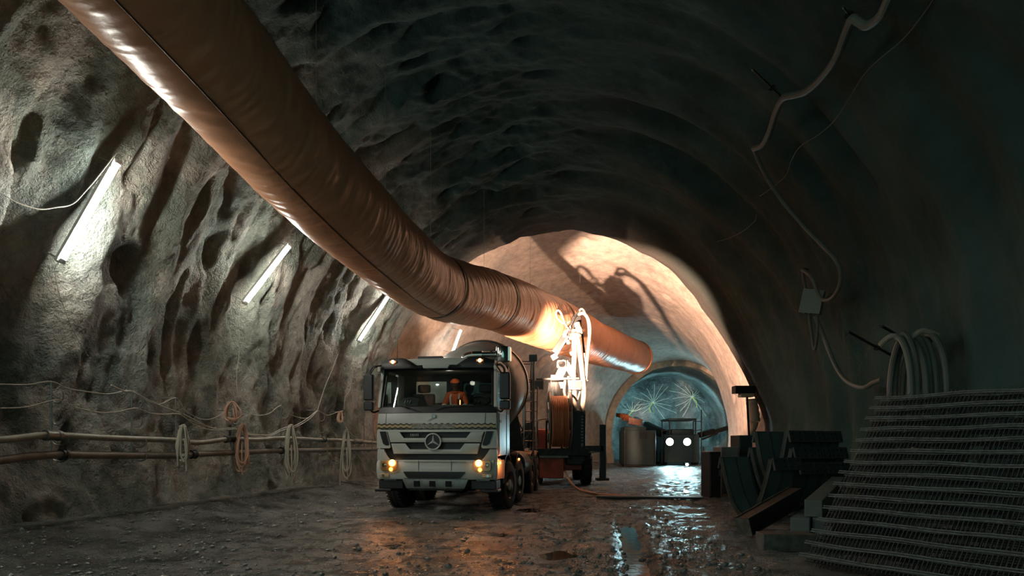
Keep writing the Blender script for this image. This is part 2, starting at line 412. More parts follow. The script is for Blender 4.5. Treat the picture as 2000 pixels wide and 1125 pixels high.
def floor_z(x,y):
    c=cx(y); hl,hr,_=prof(y); r=x-c
    z=.05*nz(x*.35,y*.3,5)+.03*nz(x*1.1,y*.8,8)
    # wheel ruts run along the drive
    rx=x-.17*y
    z+=.035*sin(rx*2.6+1.5*nz(y*.12,2.2))*sstep(-6,-2,r)*nz(rx*.4,y*.1,3)*2
    z+=.022*nz(x*3.2,y*2.4,1)+.014*nz(x*8,y*6,4)+.007*nz(x*17,y*14,6)
    # two sunk wet patches: one round, one along a wheel track
    # churned mud on the right of the drive
    ch=sstep(.8,3.2,x-.05*y)*(1-sstep(18,26,y))
    z+=ch*(.05*abs(nz(x*2.2,y*.7,14))+.03*abs(nz(x*5.5,y*3.5,15)))
    z=lerp(z,-.075,min(1,1.6*math.exp(-((x-.68)/.40)**2-((y-8.9+.2*nz(x*3,y*3,4))/.30)**2)))
    z=lerp(z,-.062+.030*nz(x*3.1,y*1.6,33),math.exp(-((x-(.32+.142*y)+.10*nz(y*1.3,4))/.20)**4)*sstep(6.3,7.2,y)*(1-sstep(11.5,13.5,y)))
    z=lerp(z,-.050+.045*nz(x*2.3,y*1.9,41),.8*math.exp(-((x-(-.75+.142*y)+.12*nz(y*1.1,9))/.26)**4)*sstep(7,8.5,y)*(1-sstep(13,16,y)))
    # mud banked against the walls
    b=sstep(-hl+2.1,-hl+.3,r)
    z+=b*(.26+.10*nz(x*.9,y*.5,17))+.03*b*nz(x*4,y*4,2)
    b2=sstep(hr-1.6,hr-.3,r); z+=.2*b2
    return z
ys=[-7,-4,-1,2,4,5,6]; y=6.5
while y<FACE+.3: ys.append(y); y*=1.0062
NXF=300
mb=MB()
def flfn(i,j):
    y=ys[j]; c=cx(y); hl,hr,_=prof(y)
    x=c-hl-.6+(hl+hr+1.2)*i/(NXF-1)
    return (x,y,floor_z(x,y) if y>4 else 0)
mb.grid(flfn,NXF,len(ys)); structure(mb.build('floor',M['floor'],smooth=180))
# standing water fills the lowest hollows of the drive
mb=MB(); WL=-.045
mb.grid(lambda i,j:(-2.5+8*i/4+.17*(6+16*j/4)*.4,6+16*j/4,WL),5,5)
o=mb.build('puddle_water',M['water'],smooth=0); o['kind']='stuff'; o['label']='brown puddle water lying in the low ruts of the muddy drive'; o['category']='water'
# loose stones
mb=MB()
ico=[(0,0,1),(.89,0,.45),(.28,.85,.45),(-.72,.53,.45),(-.72,-.53,.45),(.28,-.85,.45),(.72,.53,-.45),(-.28,.85,-.45),(-.89,0,-.45),(-.28,-.85,-.45),(.72,-.53,-.45),(0,0,-1)]
icf=[(0,1,2),(0,2,3),(0,3,4),(0,4,5),(0,5,1),(1,6,2),(2,7,3),(3,8,4),(4,9,5),(5,10,1),(2,6,7),(3,7,8),(4,8,9),(5,9,10),(1,10,6),(11,7,6),(11,8,7),(11,9,8),(11,10,9),(11,6,10)]
def blocked(x,y):
    u=x+1.55-.15*(y-13.7)
    if 13.2<y<23 and abs(u)<1.7: return True
    if 22<y<30 and .2<x<4: return True
    if y<15.5 and x>2.7 and y>5: return x>3.1+max(0,(y-9))*.02-.2
    if y>16.5 and x>4.7: return True
    return 17<y<18.2 and 1.9<x<5.6 or (17.5<y<21.5 and 1.8<x<3.6)
for k in range(17000):
    y=6.6*(3.2**random.random()); c=cx(y)
    t=random.random()
    if t<.3: x=c-6.25+random.random()**1.3*3
    elif t<.6: x=.6+random.random()*5.4
    else: x=c-4.5+random.random()*9
    r=.010+.034*random.random()**3.2 if k<3600 else .006+.011*random.random()**1.5
    if k>=3600 and nz(x*.9,y*.7,77)<random.uniform(-.5,.25): continue
    if floor_z(x,y)<WL-.005 or blocked(x,y): continue
    z=floor_z(x,y)+r*.25
    sc=(r*(.7+.6*random.random()),r*(.7+.6*random.random()),r*(.5+.4*random.random()))
    mb.add([(x+a*sc[0]*(.8+.4*random.random()),y+b*sc[1]*(.8+.4*random.random()),z+d*sc[2]) for a,b,d in ico],icf)
o=mb.build('gravel',M['stone'],smooth=0); tag(o,'loose wet gravel and mud crumbs strewn over the tunnel floor','gravel',kind='stuff')

def inside(x,y,z,off=0):
    hl,hr,H=prof(y); c=cx(y); r=x-c; h=(hl if r<0 else hr)-off
    if z<ZC: return abs(r)<h
    return (r/h)**2+((z-ZC)/(H-ZC-off))**2<1
def wall_hit(px,py,off=0):
    a=(px-1000)/F; b=(HORIZON-py)/F; y=3.0
    while y<23.8 and inside(a*y,y,CAMH+b*y,off): y+=.02
    return Vector((a*y,y,CAMH+b*y))
def rail(px,py,inw=0):
    """point on the line of hangers along the left wall"""
    a=(px-1000)/F; Y=(8.5-inw)/(.17-a); return Vector((a*Y,Y,CAMH+(HORIZON-py)/F*Y))

# ------------------------------------------------------------------ ventilation duct
st=[(345,40,8.2,256),(602,336,11.1,188),(753,485,14.0,149),(850,558,17.0,125),(963,588,21.0,112),(1061,626,25.2,104),(1165,671,31.0,80),(1242,698,37.5,61)]
cl=[P(a,b,d) for a,b,d,w in st]; rr=[w*d/2/F for a,b,d,w in st]
ext=cl[0]+(cl[0]-cl[1])*1.35+Vector((.25,0,-.35)); cl=[ext]+cl; rr=[rr[0]]+rr
K=40
path=catmull(cl,K); rads=[v.x for v in catmull([Vector((r,0,0)) for r in rr],K)]
def duct_piece(i0,i1,sub=1,NA=72,amp=1,flare=0):
    mb=MB(); n=0; vs=[]; cum=0
    idx=range(i0,i1+1)
    up=Vector((0,0,1))
    for i in idx:
        t=(path[min(i+1,len(path)-1)]-path[max(i-1,0)]).normalized()
        x=t.cross(up).normalized(); z=x.cross(t)
        al=path[i].y
        e0=min(1,(i-i0)/5); e1=min(1,(i1-i)/5); pinch=1-.045*(1-e0)-.045*(1-e1)+flare*(1-e1)
        for k in range(NA):
            a=2*pi*k/NA
            w=.016*nz(al*5.5+1.2*sin(a*2),cos(a)*1.5,3+sin(a)*1.5)+.022*abs(nz(al*8+.8*sin(a),cos(a)*1.2,8+sin(a)))+.035*nz(al*.7,cos(a)*1.1,sin(a)*1.1)
            rad=rads[i]*pinch*(1+amp*w)
            vs.append(path[i]+(x*cos(a)+z*sin(a))*rad)
    m=len(vs)//NA
    fs=[(i*NA+k,i*NA+(k+1)%NA,(i+1)*NA+(k+1)%NA,(i+1)*NA+k) for i in range(m-1) for k in range(NA)]
    mb.add(vs,fs); return mb
def frame(i):
    t=(path[min(i+1,len(path)-1)]-path[max(i-1,0)]).normalized(); x=t.cross(Vector((0,0,1))).normalized(); return t,x,x.cross(t)
DU=thing('ventilation_duct','fat orange fabric ventilation duct hanging along the roof above the truck','duct',cl[5])
def idx_at(y): return min(range(len(path)),key=lambda i:abs(path[i].y-y))
cuts=[0,idx_at(17.1),idx_at(20.9),idx_at(26),len(path)-1]
# finer path for wrinkles
K2=3
fine=[];fr=[]
for i in range(len(path)-1):
    for j in range(K2): fine.append(path[i].lerp(path[i+1],j/K2)); fr.append(lerp(rads[i],rads[i+1],j/K2))
fine.append(path[-1]); fr.append(rads[-1]); cuts=[c*K2 for c in cuts]; cuts[-1]=len(fine)-1
path=fine; rads=fr
for a,b in zip(cuts[:-1],cuts[1:]): duct_piece(a,b,flare=.03 if b==len(path)-1 else 0).build('duct_section',M['duct'],DU,smooth=180,world=True)
for c in cuts[1:-1]:
    t,x,z=frame(c); mb=MB(); mb.lathe([(-.07,rads[c]*.975),(-.05,rads[c]*.995),(.05,rads[c]*.995),(.07,rads[c]*.975)],path[c],t,n=64,capped=False)
    mb.build('joint_band',M['band'],DU,world=True)
t,x,z=frame(len(path)-1); mb=MB(); mb.ring(path[-1],t,rads[-1]*1.03,.05,n=60); mb.build('end_hoop',M['duct'],DU,world=True)
# stitched seam along the underside
mb=MB(); sp=[]
for i in range(cuts[0],cuts[1],4):
    t,x,z=frame(i); a=radians(-72); sp.append(path[i]+(x*cos(a)+z*sin(a))*rads[i]*1.022)
mb.tube(sp,.013,n=6); mb.build('seam',M['seam'],DU,world=True)
for i in range(cuts[0]+30,len(path),110):
    t,x,z=frame(i); mb=MB(); p=path[i]+Vector((0,0,rads[i]*.98)); q=Vector((p.x,p.y,p.z))
    hl,hr,H=prof(p.y); r=p.x-cx(p.y); h=hl if r<0 else hr
    top=ZC+(H-ZC)*sqrt(max(0.02,1-(r/h)**2))+.15
    mb.cyl(p,Vector((p.x,p.y,top)),.004,n=5); mb.build('hanger_wire',M['thin'],DU,world=True)
# ------------------------------------------------------------------ fluorescent lamps on the left wall
lamps=[((124,507),(230,321),'long fluorescent tube lamp highest on the left wall, nearest the camera side'),
       ((482,590),(565,482),'fluorescent tube lamp on the left wall, second along the row'),
       ((703,665),(760,577),'fluorescent tube lamp on the left wall just under the sagging duct'),
       ((884,688),(899,648),'half hidden fluorescent tube lamp directly above the truck roof pipe'),
       ((985,690),(990,679),'tiny far fluorescent tube lamp seen over the mixer drum')]
def tube_light(p0,p1,label):
    p0=Vector(p0);p1=Vector(p1); ax=(p1-p0).normalized()
    L=thing('fluorescent_wall_lamp',label,'lamp',p0,0,'fluorescent lamps along the left wall'); L['kind']='thing'
    c=cx(p0.y); inw=Vector((c-p0.x,0,ZC+1-p0.z)).normalized(); inw=(inw-ax*inw.dot(ax)).normalized()
    side=ax.cross(inw)
    mb=MB(); mb.tube([p0,p1],.033,n=12); mb.build('lamp_tube',M['tube_on'],L,world=True)
    mb=MB(); R=Matrix((side,ax,inw)).transposed(); mid=(p0+p1)/2
    mb.box(mid-inw*.07,(.11,(p1-p0).length+.12,.05),M=R); mb.build('housing',M['white'],L,world=True,bevel=.008)
    for e,sg in((p0,-1),(p1,1)):
        mb=MB(); mb.cyl(e+ax*sg*.0,e+ax*sg*.06,.042,n=12); mb.bar(e+ax*sg*.03,e+ax*sg*.03-inw*.07,.03,.03); mb.build('end_cap',M['white'],L,world=True)
        mb=MB(); q=e-inw*.09; mb.cyl(q,q-inw*.28,.008,n=6); mb.build('wall_bracket',M['thin'],L,world=True)
    mb=MB(); mb.tube(catmull([p1+ax*.06,p1+ax*.20+side*.03,p1+ax*.12-side*.08-inw*.04,p1-ax*.12-side*.10,p1-ax*.22-side*.05,p1-ax*.1-side*.02],6),.006,n=6); mb.build('wire_loop',M['rope'],L,world=True)
    return L
for (a,b,lab) in lamps[:3]:
    tube_light(wall_hit(*a,off=.12),wall_hit(*b,off=.12),lab)
def arc_lamp(y,z0,z1,off,lab):
    hl,hr,H=prof(y); pts=[]
    for z in(z0,z1): pts.append(Vector((cx(y)-(hl-off)*sqrt(1-((z-ZC)/(H-ZC-off))**2),y+.1*(z-z0),z)))
    tube_light(pts[0],pts[1],lab)
p=P(891,668,27.0); tube_light(P(884,690,26.6),P(900,646,27.2),lamps[3][2])
tube_light(P(984,693,33.6),P(991,677,34.0),lamps[4][2])
arc_lamp(.2,4.2,5.7,.15,'added unseen fluorescent tube lamp on the left wall level with the viewer')  # lamp added out of view, carrying on the row for more light

# ------------------------------------------------------------------ pipes, hangers, cables and hose coils
def px_tube(pts,r,k=6,inw=0,n=8): return MB().tube(catmull([rail(a,b,inw) for a,b in pts],k),r,n=n)
up=[(-220,862),(-100,861),(0,859),(50,854),(88,850),(149,852),(200,855),(253,857),(341,860),(371,864),(397,864),(434,859),(454,857),(499,859),(553,856),(624,859),(667,860),(738,865),(780,866)]
lo=[(-220,915),(-100,905),(0,899),(53,892),(120,888),(187,889),(341,890),(383,887),(459,884),(499,882),(553,880),(624,879),(738,877),(780,876)]
UP=thing('supply_pipe','pale upper pipe slung on hooks along the left wall above the brown one','pipe',rail(88,850))
px_tube(up,.048,8,inw=.30,n=12).build('pipe_run',M['pipe'],UP,world=True)
LO=thing('supply_pipe','brown lower pipe slung on hooks along the left wall under the pale one','pipe',rail(120,888))
px_tube(lo,.058,8,inw=.30,n=12).build('pipe_run',M['pipe2'],LO,world=True)
def sleeve(par,pts,px0,px1,r,m,name='coupling'):
    def yy(x):
        for (a,b),(c,d) in zip(pts[:-1],pts[1:]):
            if a<=x<=c: return lerp(b,d,(x-a)/(c-a))
    p0=rail(px0,yy(px0),.30);p1=rail(px1,yy(px1),.30); t=(p1-p0)
    mb=MB(); mb.tube([p0,p0+t*.2,p0+t*.25,p0+t*.75,p0+t*.8,p1],[r*1.15,r*1.15,r,r,r*1.15,r*1.15],n=16); mb.build(name,m,par,world=True)
sleeve(UP,up,88,117,.068,M['steel']); sleeve(LO,lo,118,128,.074,M['dark_steel']); sleeve(LO,lo,372,381,.074,M['dark_steel']); sleeve(UP,up,440,458,.062,M['dark_steel'])
sleeve(UP,up,690,706,.07,M['pipe2']); sleeve(LO,lo,548,556,.074,M['dark_steel']); sleeve(UP,up,629,635,.06,M['dark_steel'])
rods=[(100,745,885,'first from the picture edge'),(257,762,886,'second from the picture edge'),(343,776,886,'third, just before the grey hose coil'),(453,800,884,'behind the orange hose coil'),
      (549,792,882,'just before the long beige hose coil'),(621,800,880,'where the cable rises to the rock'),(667,803,880,'behind the last hose coil'),(711,815,874,'nearest the truck cab')]
for a,t,b,lab in rods:
    H=thing('hanger_rod','steel hanger rod with curved hooks, '+lab,'hanger',rail(a,b,.12),0,'hanger rods on the left wall')
    p0=rail(a,b,.12);p1=rail(a,t,.12)
    mb=MB(); mb.cyl(p0-Vector((0,0,.15)),p1,.014,n=8); mb.build('rod',M['steel'],H,world=True)
    for q in (p1-Vector((0,0,.03)),p0):
        mb=MB(); mb.cyl(q,q+Vector((-.32,.02,.02)),.012,n=6); mb.build('wall_pin',M['steel'],H,world=True)
    for zz in (p1.z-.26,p1.z-.58,None,None):
        if zz is None: continue
        mb=MB(); q=Vector((p0.x,p0.y,zz)); r=.10
        mb.tube([q+Vector((.09-.09*cos(u),.0,.05-.10*sin(u))) for u in [pi*i/12*1.15 for i in range(13)]],.010,n=6)
        mb.build('hook',M['steel'],H,world=True)
    for zz,pn in ((rail(a,b).z+.22,0),(rail(a,b).z-.02,1)):
        mb=MB(); q=Vector((p0.x,p0.y,zz))
        mb.tube([q+Vector((.13-.13*cos(u),.0,-.02-.085*sin(u))) for u in [pi*i/10*1.2 for i in range(11)]],.010,n=6)
        mb.build('hook',M['steel'],H,world=True)
# z6: points read off the wall further along
def z5(x,y): return (x/3.75,700+y/3.75)
def z6(x,y): return (340+x/3.517,660+y/3.517)
def wire(pts,r,label,m='rope',name='cable',cat='cable',inw=.16):
    o=px_tube(pts,r,7,inw=inw,n=6).build(name,M[m],None,world=False,center=True); return tag(o,label,cat)
wire([(-150,752),(-60,753)]+[z5(*p) for p in [(0,190),(200,192),(375,170),(500,220),(650,245),(800,260),(960,237),(1080,310),(1170,335),(1290,290)]]+[z6(*p) for p in [(80,500),(180,555),(260,555),(340,510),(390,440)]],.0085,'thin pale cable draped over the rod tops as far as the tangled cable knot')
wire([z6(*p) for p in [(405,438),(460,495),(560,530),(650,520),(730,465),(770,510),(850,545),(920,548),(985,500),(1050,530),(1120,510),(1160,500)]],.0085,'thin pale cable draped over the rod tops beyond the tangled cable knot')
wire([(-150,798),(-60,798)]+[z5(*p) for p in [(0,365),(200,355),(420,305),(560,360),(720,395),(850,393),(990,365),(1100,400),(1200,410),(1290,405)]]+[z6(*p) for p in [(60,535),(150,600),(260,632),(410,628)]],.009,'pale lower cable sagging in the hooks below the rod tops',inw=.28)
wire([z5(*p) for p in [(815,195),(910,240),(975,248),(1150,335),(1290,390),(1330,402),(1500,490)]]+[z6(*p) for p in [(100,560),(200,600),(300,625),(410,622),(500,655),(600,668),(660,664),(750,620),(830,603),(920,550),(985,498)]],.012,'thick pale cable dipping between rods behind the hose coils',inw=.22)
wire([z6(*p) for p in [(500,660),(600,680),(650,678),(750,632),(840,610),(930,556),(985,500)]],.010,'pale cable doubling the thick one over the long beige hose coil',inw=.36)
wire([z6(*p) for p in [(985,498),(1035,340),(1085,220),(1125,110)]],.009,'taut pale cable rising steeply to the rock right of the coils',inw=.1)
wire([z6(*p) for p in [(1150,545),(1200,640),(1260,690),(1330,718),(1385,716)]],.009,'pale cable curving down from the last coil to the truck side',inw=.2)
wire([z6(*p) for p in [(1180,610),(1230,740),(1300,860),(1385,930)]],.009,'thin cable slanting down behind the truck headlight',inw=.2)
wire([z6(*p) for p in [(430,520),(450,550),(465,590)]],.009,'short cable end hanging from the tangled knot',inw=.25)
def wall_wire(pts,r,label,m='thin',off=.12,name='wire'):
    o=MB().tube(catmull([wall_hit(a,b,off) for a,b in pts],6),r,n=6).build(name,M[m],None,center=True); return tag(o,label,'wire')
wall_wire([(481,596),(468,605),(467,660),(467,694),(462,730),(464,772)],.008,'thin wire dropping from the second tube lamp to the tangled knot','rope')
wall_wire([(700,668),(694,690),(690,720),(684,760),(674,775),(672,800)],.008,'thin wire dropping from the third tube lamp to the last hose coil','rope')
wall_wire([(-30,365),(0,375),(30,394),(75,408),(110,405),(142,398),(170,370),(195,340),(222,305)],.008,'thin pale wire drooping in to the first tube lamp','rope')
wall_wire([(118,510),(107,525),(112,560),(128,610),(150,660),(175,700)],.005,'hair thin dark wire below the first tube lamp')
def coil(cxp,ytop,ybot,hw,n,r,m,label,tails=(),seed=1,name='hose_coil',inw=.52):
    rnd=random.Random(seed)
    base=rail(cxp,ytop,inw); sc=base.y/F
    T=thing(name,label,'hose',base,0,'hose coils hung on the left wall')
    mb=MB()
    pts=[]
    along=Vector((.17,1,0)).normalized(); side=Vector((1,0,0))
    H=(ybot-ytop)*sc; W=hw*sc
    for q in range(n):
        h=H*(.80+.2*rnd.random()); w=W*(.75+.4*rnd.random()); o=(q-(n-1)/2)*r*1.7; sk=rnd.uniform(-.25,.25)*W
        m_=22
        for i in range(m_):
            u=2*pi*(i+q*.0)/m_
            zz=-h*.5+h*.5*cos(u); wx=w*sin(u)*(.5+.72*(-zz/h))*(1+.18*nz(q*3.1,u*1.5,seed)) 
            pts.append(base+side*(wx+o*.8+sk*(-zz/h))+Vector((0,-o*1.2+.03*sin(u+q),zz+.0)))
    mb.tube(catmull(pts,2),r,n=7); mb.build('loops',M[m],T,world=True)
    for dx,yb in tails:
        mb=MB(); mb.tube(catmull([base+Vector((dx*sc*.6,-.05,-H*.35)),base+Vector((dx*sc*.9,-.06,-H*.7)),base+Vector((dx*sc,-.05,-(yb-ytop)*sc))],6),r,n=7); mb.build('hose_end',M[m],T,world=True)
    mb=MB(); mb.tube([base+Vector((W*.5*sin(u),-.02+.07*cos(u),-H*.04)) for u in [2*pi*i/14 for i in range(14)]],r*.6,n=6,closed=True); mb.build('tie',M['rope'],T,world=True)
    return T
coil(358,830,905,11,5,.017,'hose_grey','short grey hose coil with two loose ends hung on the pale pipe',[(-8,910),(9,920)],1)
coil(473,829,922,11,8,.016,'hose_pink','orange pink hose coil, second of the row on the wall pipes',[(2,927)],2)
coil(568,830,940,10,6,.018,'hose_grey','longest beige hose coil, third of the row on the wall pipes',[(4,948)],3)
coil(676,840,935,9,4,.019,'hose_grey','loose grey hose coil nearest the truck, with splayed ends',[(-11,948),(4,937)],4)
coil(452,785,825,13,7,.013,'hose_pink','tangled knot of orange cable tied at a rod top',[(9,816)],5,name='cable_knot')
coil(665,803,826,5,4,.012,'hose_pink','small tangle of orange cable on the rod nearest the last coil',[],6,name='cable_knot')
# ------------------------------------------------------------------ right wall: cables, bolts, box, coil
def rcable(pts,r,label,m='cable_r',off=.28,k=8,name='power_cable',taper=None):
    w=catmull([wall_hit(a,b,off) for a,b in pts],k)
    rs=r if not taper else [lerp(r,taper,i/(len(w)-1)) for i in range(len(w))]
    o=MB().tube(w,rs,n=10).build(name,M[m],None,center=True); return tag(o,label,'cable')
rcable([(1760,-60),(1735,0),(1722,28),(1705,44),(1690,50),(1676,42),(1664,38),(1650,70),(1632,115),(1605,152),(1575,178),(1550,186),(1530,192),(1517,215),(1504,255),(1490,282),(1472,290)],.060,'thick grey cable looped from bolt to bolt high on the right wall')
rcable([(1472,290),(1481,312),(1497,345),(1530,395),(1570,442),(1605,478),(1630,505),(1641,530),(1640,558),(1625,582),(1608,586),(1597,572),(1590,552),(1580,536),(1567,527)],.042,'slimmer grey cable sweeping down the right wall to a loop above the box')
rcable([(1592,618),(1602,640),(1618,682),(1635,720),(1655,745),(1685,757),(1705,748),(1722,742)],.050,'grey cable curving from under the box to the big coil')
rcable([(1580,614),(1585,650),(1590,682),(1595,668),(1597,640),(1596,614)],.034,'narrow cable loop hanging under the grey box',off=.40)
rcable([(1567,527),(1570,545),(1574,566)],.034,'short cable running from the bolt into the box top')
rcable([(1840,-40),(1822,0),(1790,45),(1760,80),(1695,137),(1660,190),(1630,235),(1600,262),(1562,287),(1545,315),(1535,342),(1510,365),(1484,383)],.007,'thin dark wire slanting across the right wall behind the cable','thin',.2)
rcable([(1477,418),(1474,432),(1450,452),(1424,465),(1400,472)],.008,'short thin wire end on the vault right of the lit arch','thin',.2)
def bolt(tip,base,dy,r,label):
    b=wall_hit(*base,off=-.30); t=P(tip[0],tip[1],b.y-.3+dy)
    T=thing('rock_bolt',label,'bolt',b,0,'rock bolts on the right wall')
    MB().cyl(b,t,r,n=8).build('bar',M['dark_steel'],T,world=True)
    d=(t-b).normalized(); MB().cyl(t-d*.02,t+d*.012,r*1.35,n=8).build('cut_end',M['steel'],T,world=True)
    m=b.lerp(t,.42); MB().cyl(m-d*.012,m+d*.012,.07,n=12).build('plate',M['dark_steel'],T,world=True)
bolt((1657,648),(1752,700),0,.026,'bare rock bolt stub left of the two holding the cable coil')
bolt((1722,637),(1815,690),0,.026,'bare rock bolt stub right of the two holding the cable coil')
bolt((1647,14),(1668,42),0,.014,'thin bolt at the topmost bend of the thick wall cable')
bolt((1470,135),(1535,198),0,.018,'long thin bolt at the middle bend of the thick wall cable')
bolt((1466,286),(1480,296),0,.016,'short bolt where the thick wall cable turns slim')
bolt((1560,534),(1580,524),0,.014,'short bolt above the grey junction box')
# junction box
b=wall_hit(1587,590,.34)
JB=thing('junction_box','grey junction box tilted on the right wall among hanging cables','box',b)
sc=b.y/F; R=Matrix.Rotation(radians(-36),3,'Z')@Matrix.Rotation(radians(12),3,'Y')
MB().box(b,(34*sc*1.1,.20,44*sc),M=R).build('body',M['boxgrey'],JB,world=True,bevel=.012)
MB().box(b+R@Vector((0,-.115,0)),(34*sc*1.16,.035,46*sc),M=R).build('lid',M['boxgrey'],JB,world=True,bevel=.01)
MB().box(b+R@Vector((-.19,-.12,-.24)),(.06,.04,.06),M=R).build('latch',M['steel'],JB,world=True)
for dx in(-.1,.03,.12): MB().cyl(b+R@Vector((dx,0,-.20)),b+R@Vector((dx,0,-.28)),.03,n=10).build('cable_gland',M['black'],JB,world=True)
MB().bar(b+R@Vector((0,.08,.0)),b+R@Vector((0,.75,.0)),.05,.05).build('mounting_bracket',M['dark_steel'],JB,world=True)
# big coil hung on two bolts
c0=wall_hit(1782,760,.45)
CC=thing('cable_coil','big coil of thick grey cable hung on two bolts behind the mesh stack','cable',c0)
pts=[];rnd=random.Random(3)
for q in range(6):
    o=(q-2.5)*.105; ry=.50+.10*rnd.random(); rz=.86+.12*rnd.random()
    for i in range(20):
        u=2*pi*i/20+pi/2
        zz=rz*sin(u); yy=ry*cos(u)*(1 if abs(zz)<.6 else .95)
        pts.append(c0+Vector((.17*yy+o+.105*(i/20),yy*1.0+.03*sin(q*2.1),zz-.05+.05*sin(q*1.7))))
MB().tube(catmull(pts,3),.052,n=9).build('loops',M['cable_r'],CC,world=True)
mb=MB();mb.tube(catmull([c0+Vector((-.42,.25,.78)),c0+Vector((-.3,.1,.92)),c0+Vector((-.05,0,.86)),c0+Vector((.1,-.1,.98)),c0+Vector((.35,-.15,.9))],6),.05,n=9);mb.build('crossover',M['hose_grey'],CC,world=True)

# ------------------------------------------------------------------ stack of rebar mesh mats leaning at the right
A=Vector((3.30,7.64,.14)); h=Vector((.53,-.85,0)).normalized(); lean=(P(1726,774,8.45)-A)
n=h.cross(lean).normalized()
if n.y>0: n=-n
HL=lean.length; ln=lean.normalized()
def mat_sheet(label,off,along,slide,tilt,length,first=False,sp=.043,seed=0,m='mesh_dark'):
    rnd=random.Random(seed)
    o0=A+n*off+h*along+ln*slide
    hh=(h+ln*tilt).normalized(); ll=(ln-hh*ln.dot(hh)).normalized()
    S=thing('rebar_mesh_mat',label,'mesh mat',o0,0,'rebar mesh mats leaning in the stack')
    mb=MB(); nr=15; ov=.10
    for i in range(nr):
        z=.02+(HL-.04)*i/(nr-1)
        for d in(-.014,.014):
            p=o0+ll*(z+d)-hh*ov
            m_=10; mb.tube([p+hh*(length+ov)*k/m_+n*(.012*sin(k*1.3+i+seed))+ll*(.012*nz(k*.5,i*.7,seed)) for k in range(m_+1)],.0075,n=5)
    mb.build('twin_bars',M['mesh' if m=='mesh' or seed==2 else 'mesh_dark'],S,world=True)
    mb=MB(); k=0; x=0
    while x<length:
        p=o0+hh*x-n*.010; mb.tube([p-ll*.05,p+ll*(HL*.5)+n*rnd.uniform(-.004,.004),p+ll*(HL+.05)],.0038,n=5); x+=sp*rnd.uniform(.96,1.04)
    mb.build('cross_bars',M['mesh_cross' if m=='mesh' else 'mesh_dark'],S,world=True)
mat_sheet('front rebar mesh mat of the leaning stack, twin bars fully showing',.0,0,0,0,2.45,seed=1,m='mesh')
mat_sheet('second rebar mesh mat, close behind the front one of the leaning stack',-.05,.05,.012,.004,2.35,seed=2)
mat_sheet('rear rebar mesh mat, its top edge rising to the right above the stack',-.19,.06,.06,.055,2.3,seed=5,sp=.06)
mat_sheet('rebar mesh mat buried third in the leaning stack',-.09,.03,-.01,-.004,2.35,seed=3,sp=.05)
mat_sheet('rebar mesh mat buried fourth in the leaning stack',-.13,.08,.02,.010,2.3,seed=4,sp=.055)

# ------------------------------------------------------------------ sleepers and beams under and beside the mats
def tbox(name,label,cat,p0,p1,w,hgt,m,bev=.012,group=None):
    """a beam from p0 to p1 (bottom centre points)"""
    p0=Vector(p0);p1=Vector(p1); u=Vector((0,0,hgt/2)); mb=MB(); mb.bar(p0+u,p1+u,w,hgt)
    o=mb.build(name,m,None,bevel=bev,center=True); return tag(o,label,cat,group,'thing')
tbox('timber_sleeper','muddy timber sleeper lying crosswise in front of the stacked beams','timber',(3.28,9.05,.0),(3.98,9.02,.0),.34,.23,M['timber'],.015)
tbox('timber_sleeper','short timber sleeper under the foot of the leaning mesh mats','timber',(3.35,7.55,-.17),(4.4,5.9,-.17),.22,.17,M['timber'],.015)
tbox('precast_beam','upper pale topped beam stacked beside the mesh mats','beam',(4.37,9.9,.345),(6.22,13.0,.54),.24,.245,M['concrete'],.01)
tbox('precast_beam','lower beam carrying the pale topped one beside the mesh mats','beam',(4.16,9.86,.03),(5.9,12.9,.03),.26,.31,M['concrete'],.01)
tbox('precast_beam','second lower beam, right beside the one under the pale top','beam',(4.47,9.84,.03),(6.2,12.85,.03),.26,.31,M['concrete'],.01)
for x in (5.2,5.9):
    pass
# I-beam lying across towards the liner segments
p0=Vector((3.55,10.35,.02)); p1=Vector((4.60,10.95,.44)); d=(p1-p0).normalized(); x=d.cross(Vector((0,0,1))).normalized(); z=x.cross(d)
R=Matrix((x,d,z)).transposed(); mid=(p0+p1)/2; Ln=(p1-p0).length
IB=thing('steel_girder','dark steel girder with shiny flange edges lying below the liner segments','girder',p0)
MB().box(mid+z*.015,(.24,Ln,.02),M=R).build('flange',M['dark_steel'],IB,world=True)
MB().box(mid+z*.27,(.24,Ln,.02),M=R).build('flange',M['dark_steel'],IB,world=True)
MB().box(mid+z*.14,(.018,Ln,.24),M=R).build('web',M['dark_steel'],IB,world=True)
MB().box(p0+z*.14-d*.008,(.27,.016,.27),M=R).build('end_plate',M['timber'],IB,world=True)
MB().bar(p0+z*.285+x*.115,p1+z*.285+x*.115,.012,.012).build('flange_edge',M['steel'],IB,world=True)
MB().bar(p0+z*.285-x*.115,p1+z*.285-x*.115,.012,.012).build('flange_edge',M['steel'],IB,world=True)

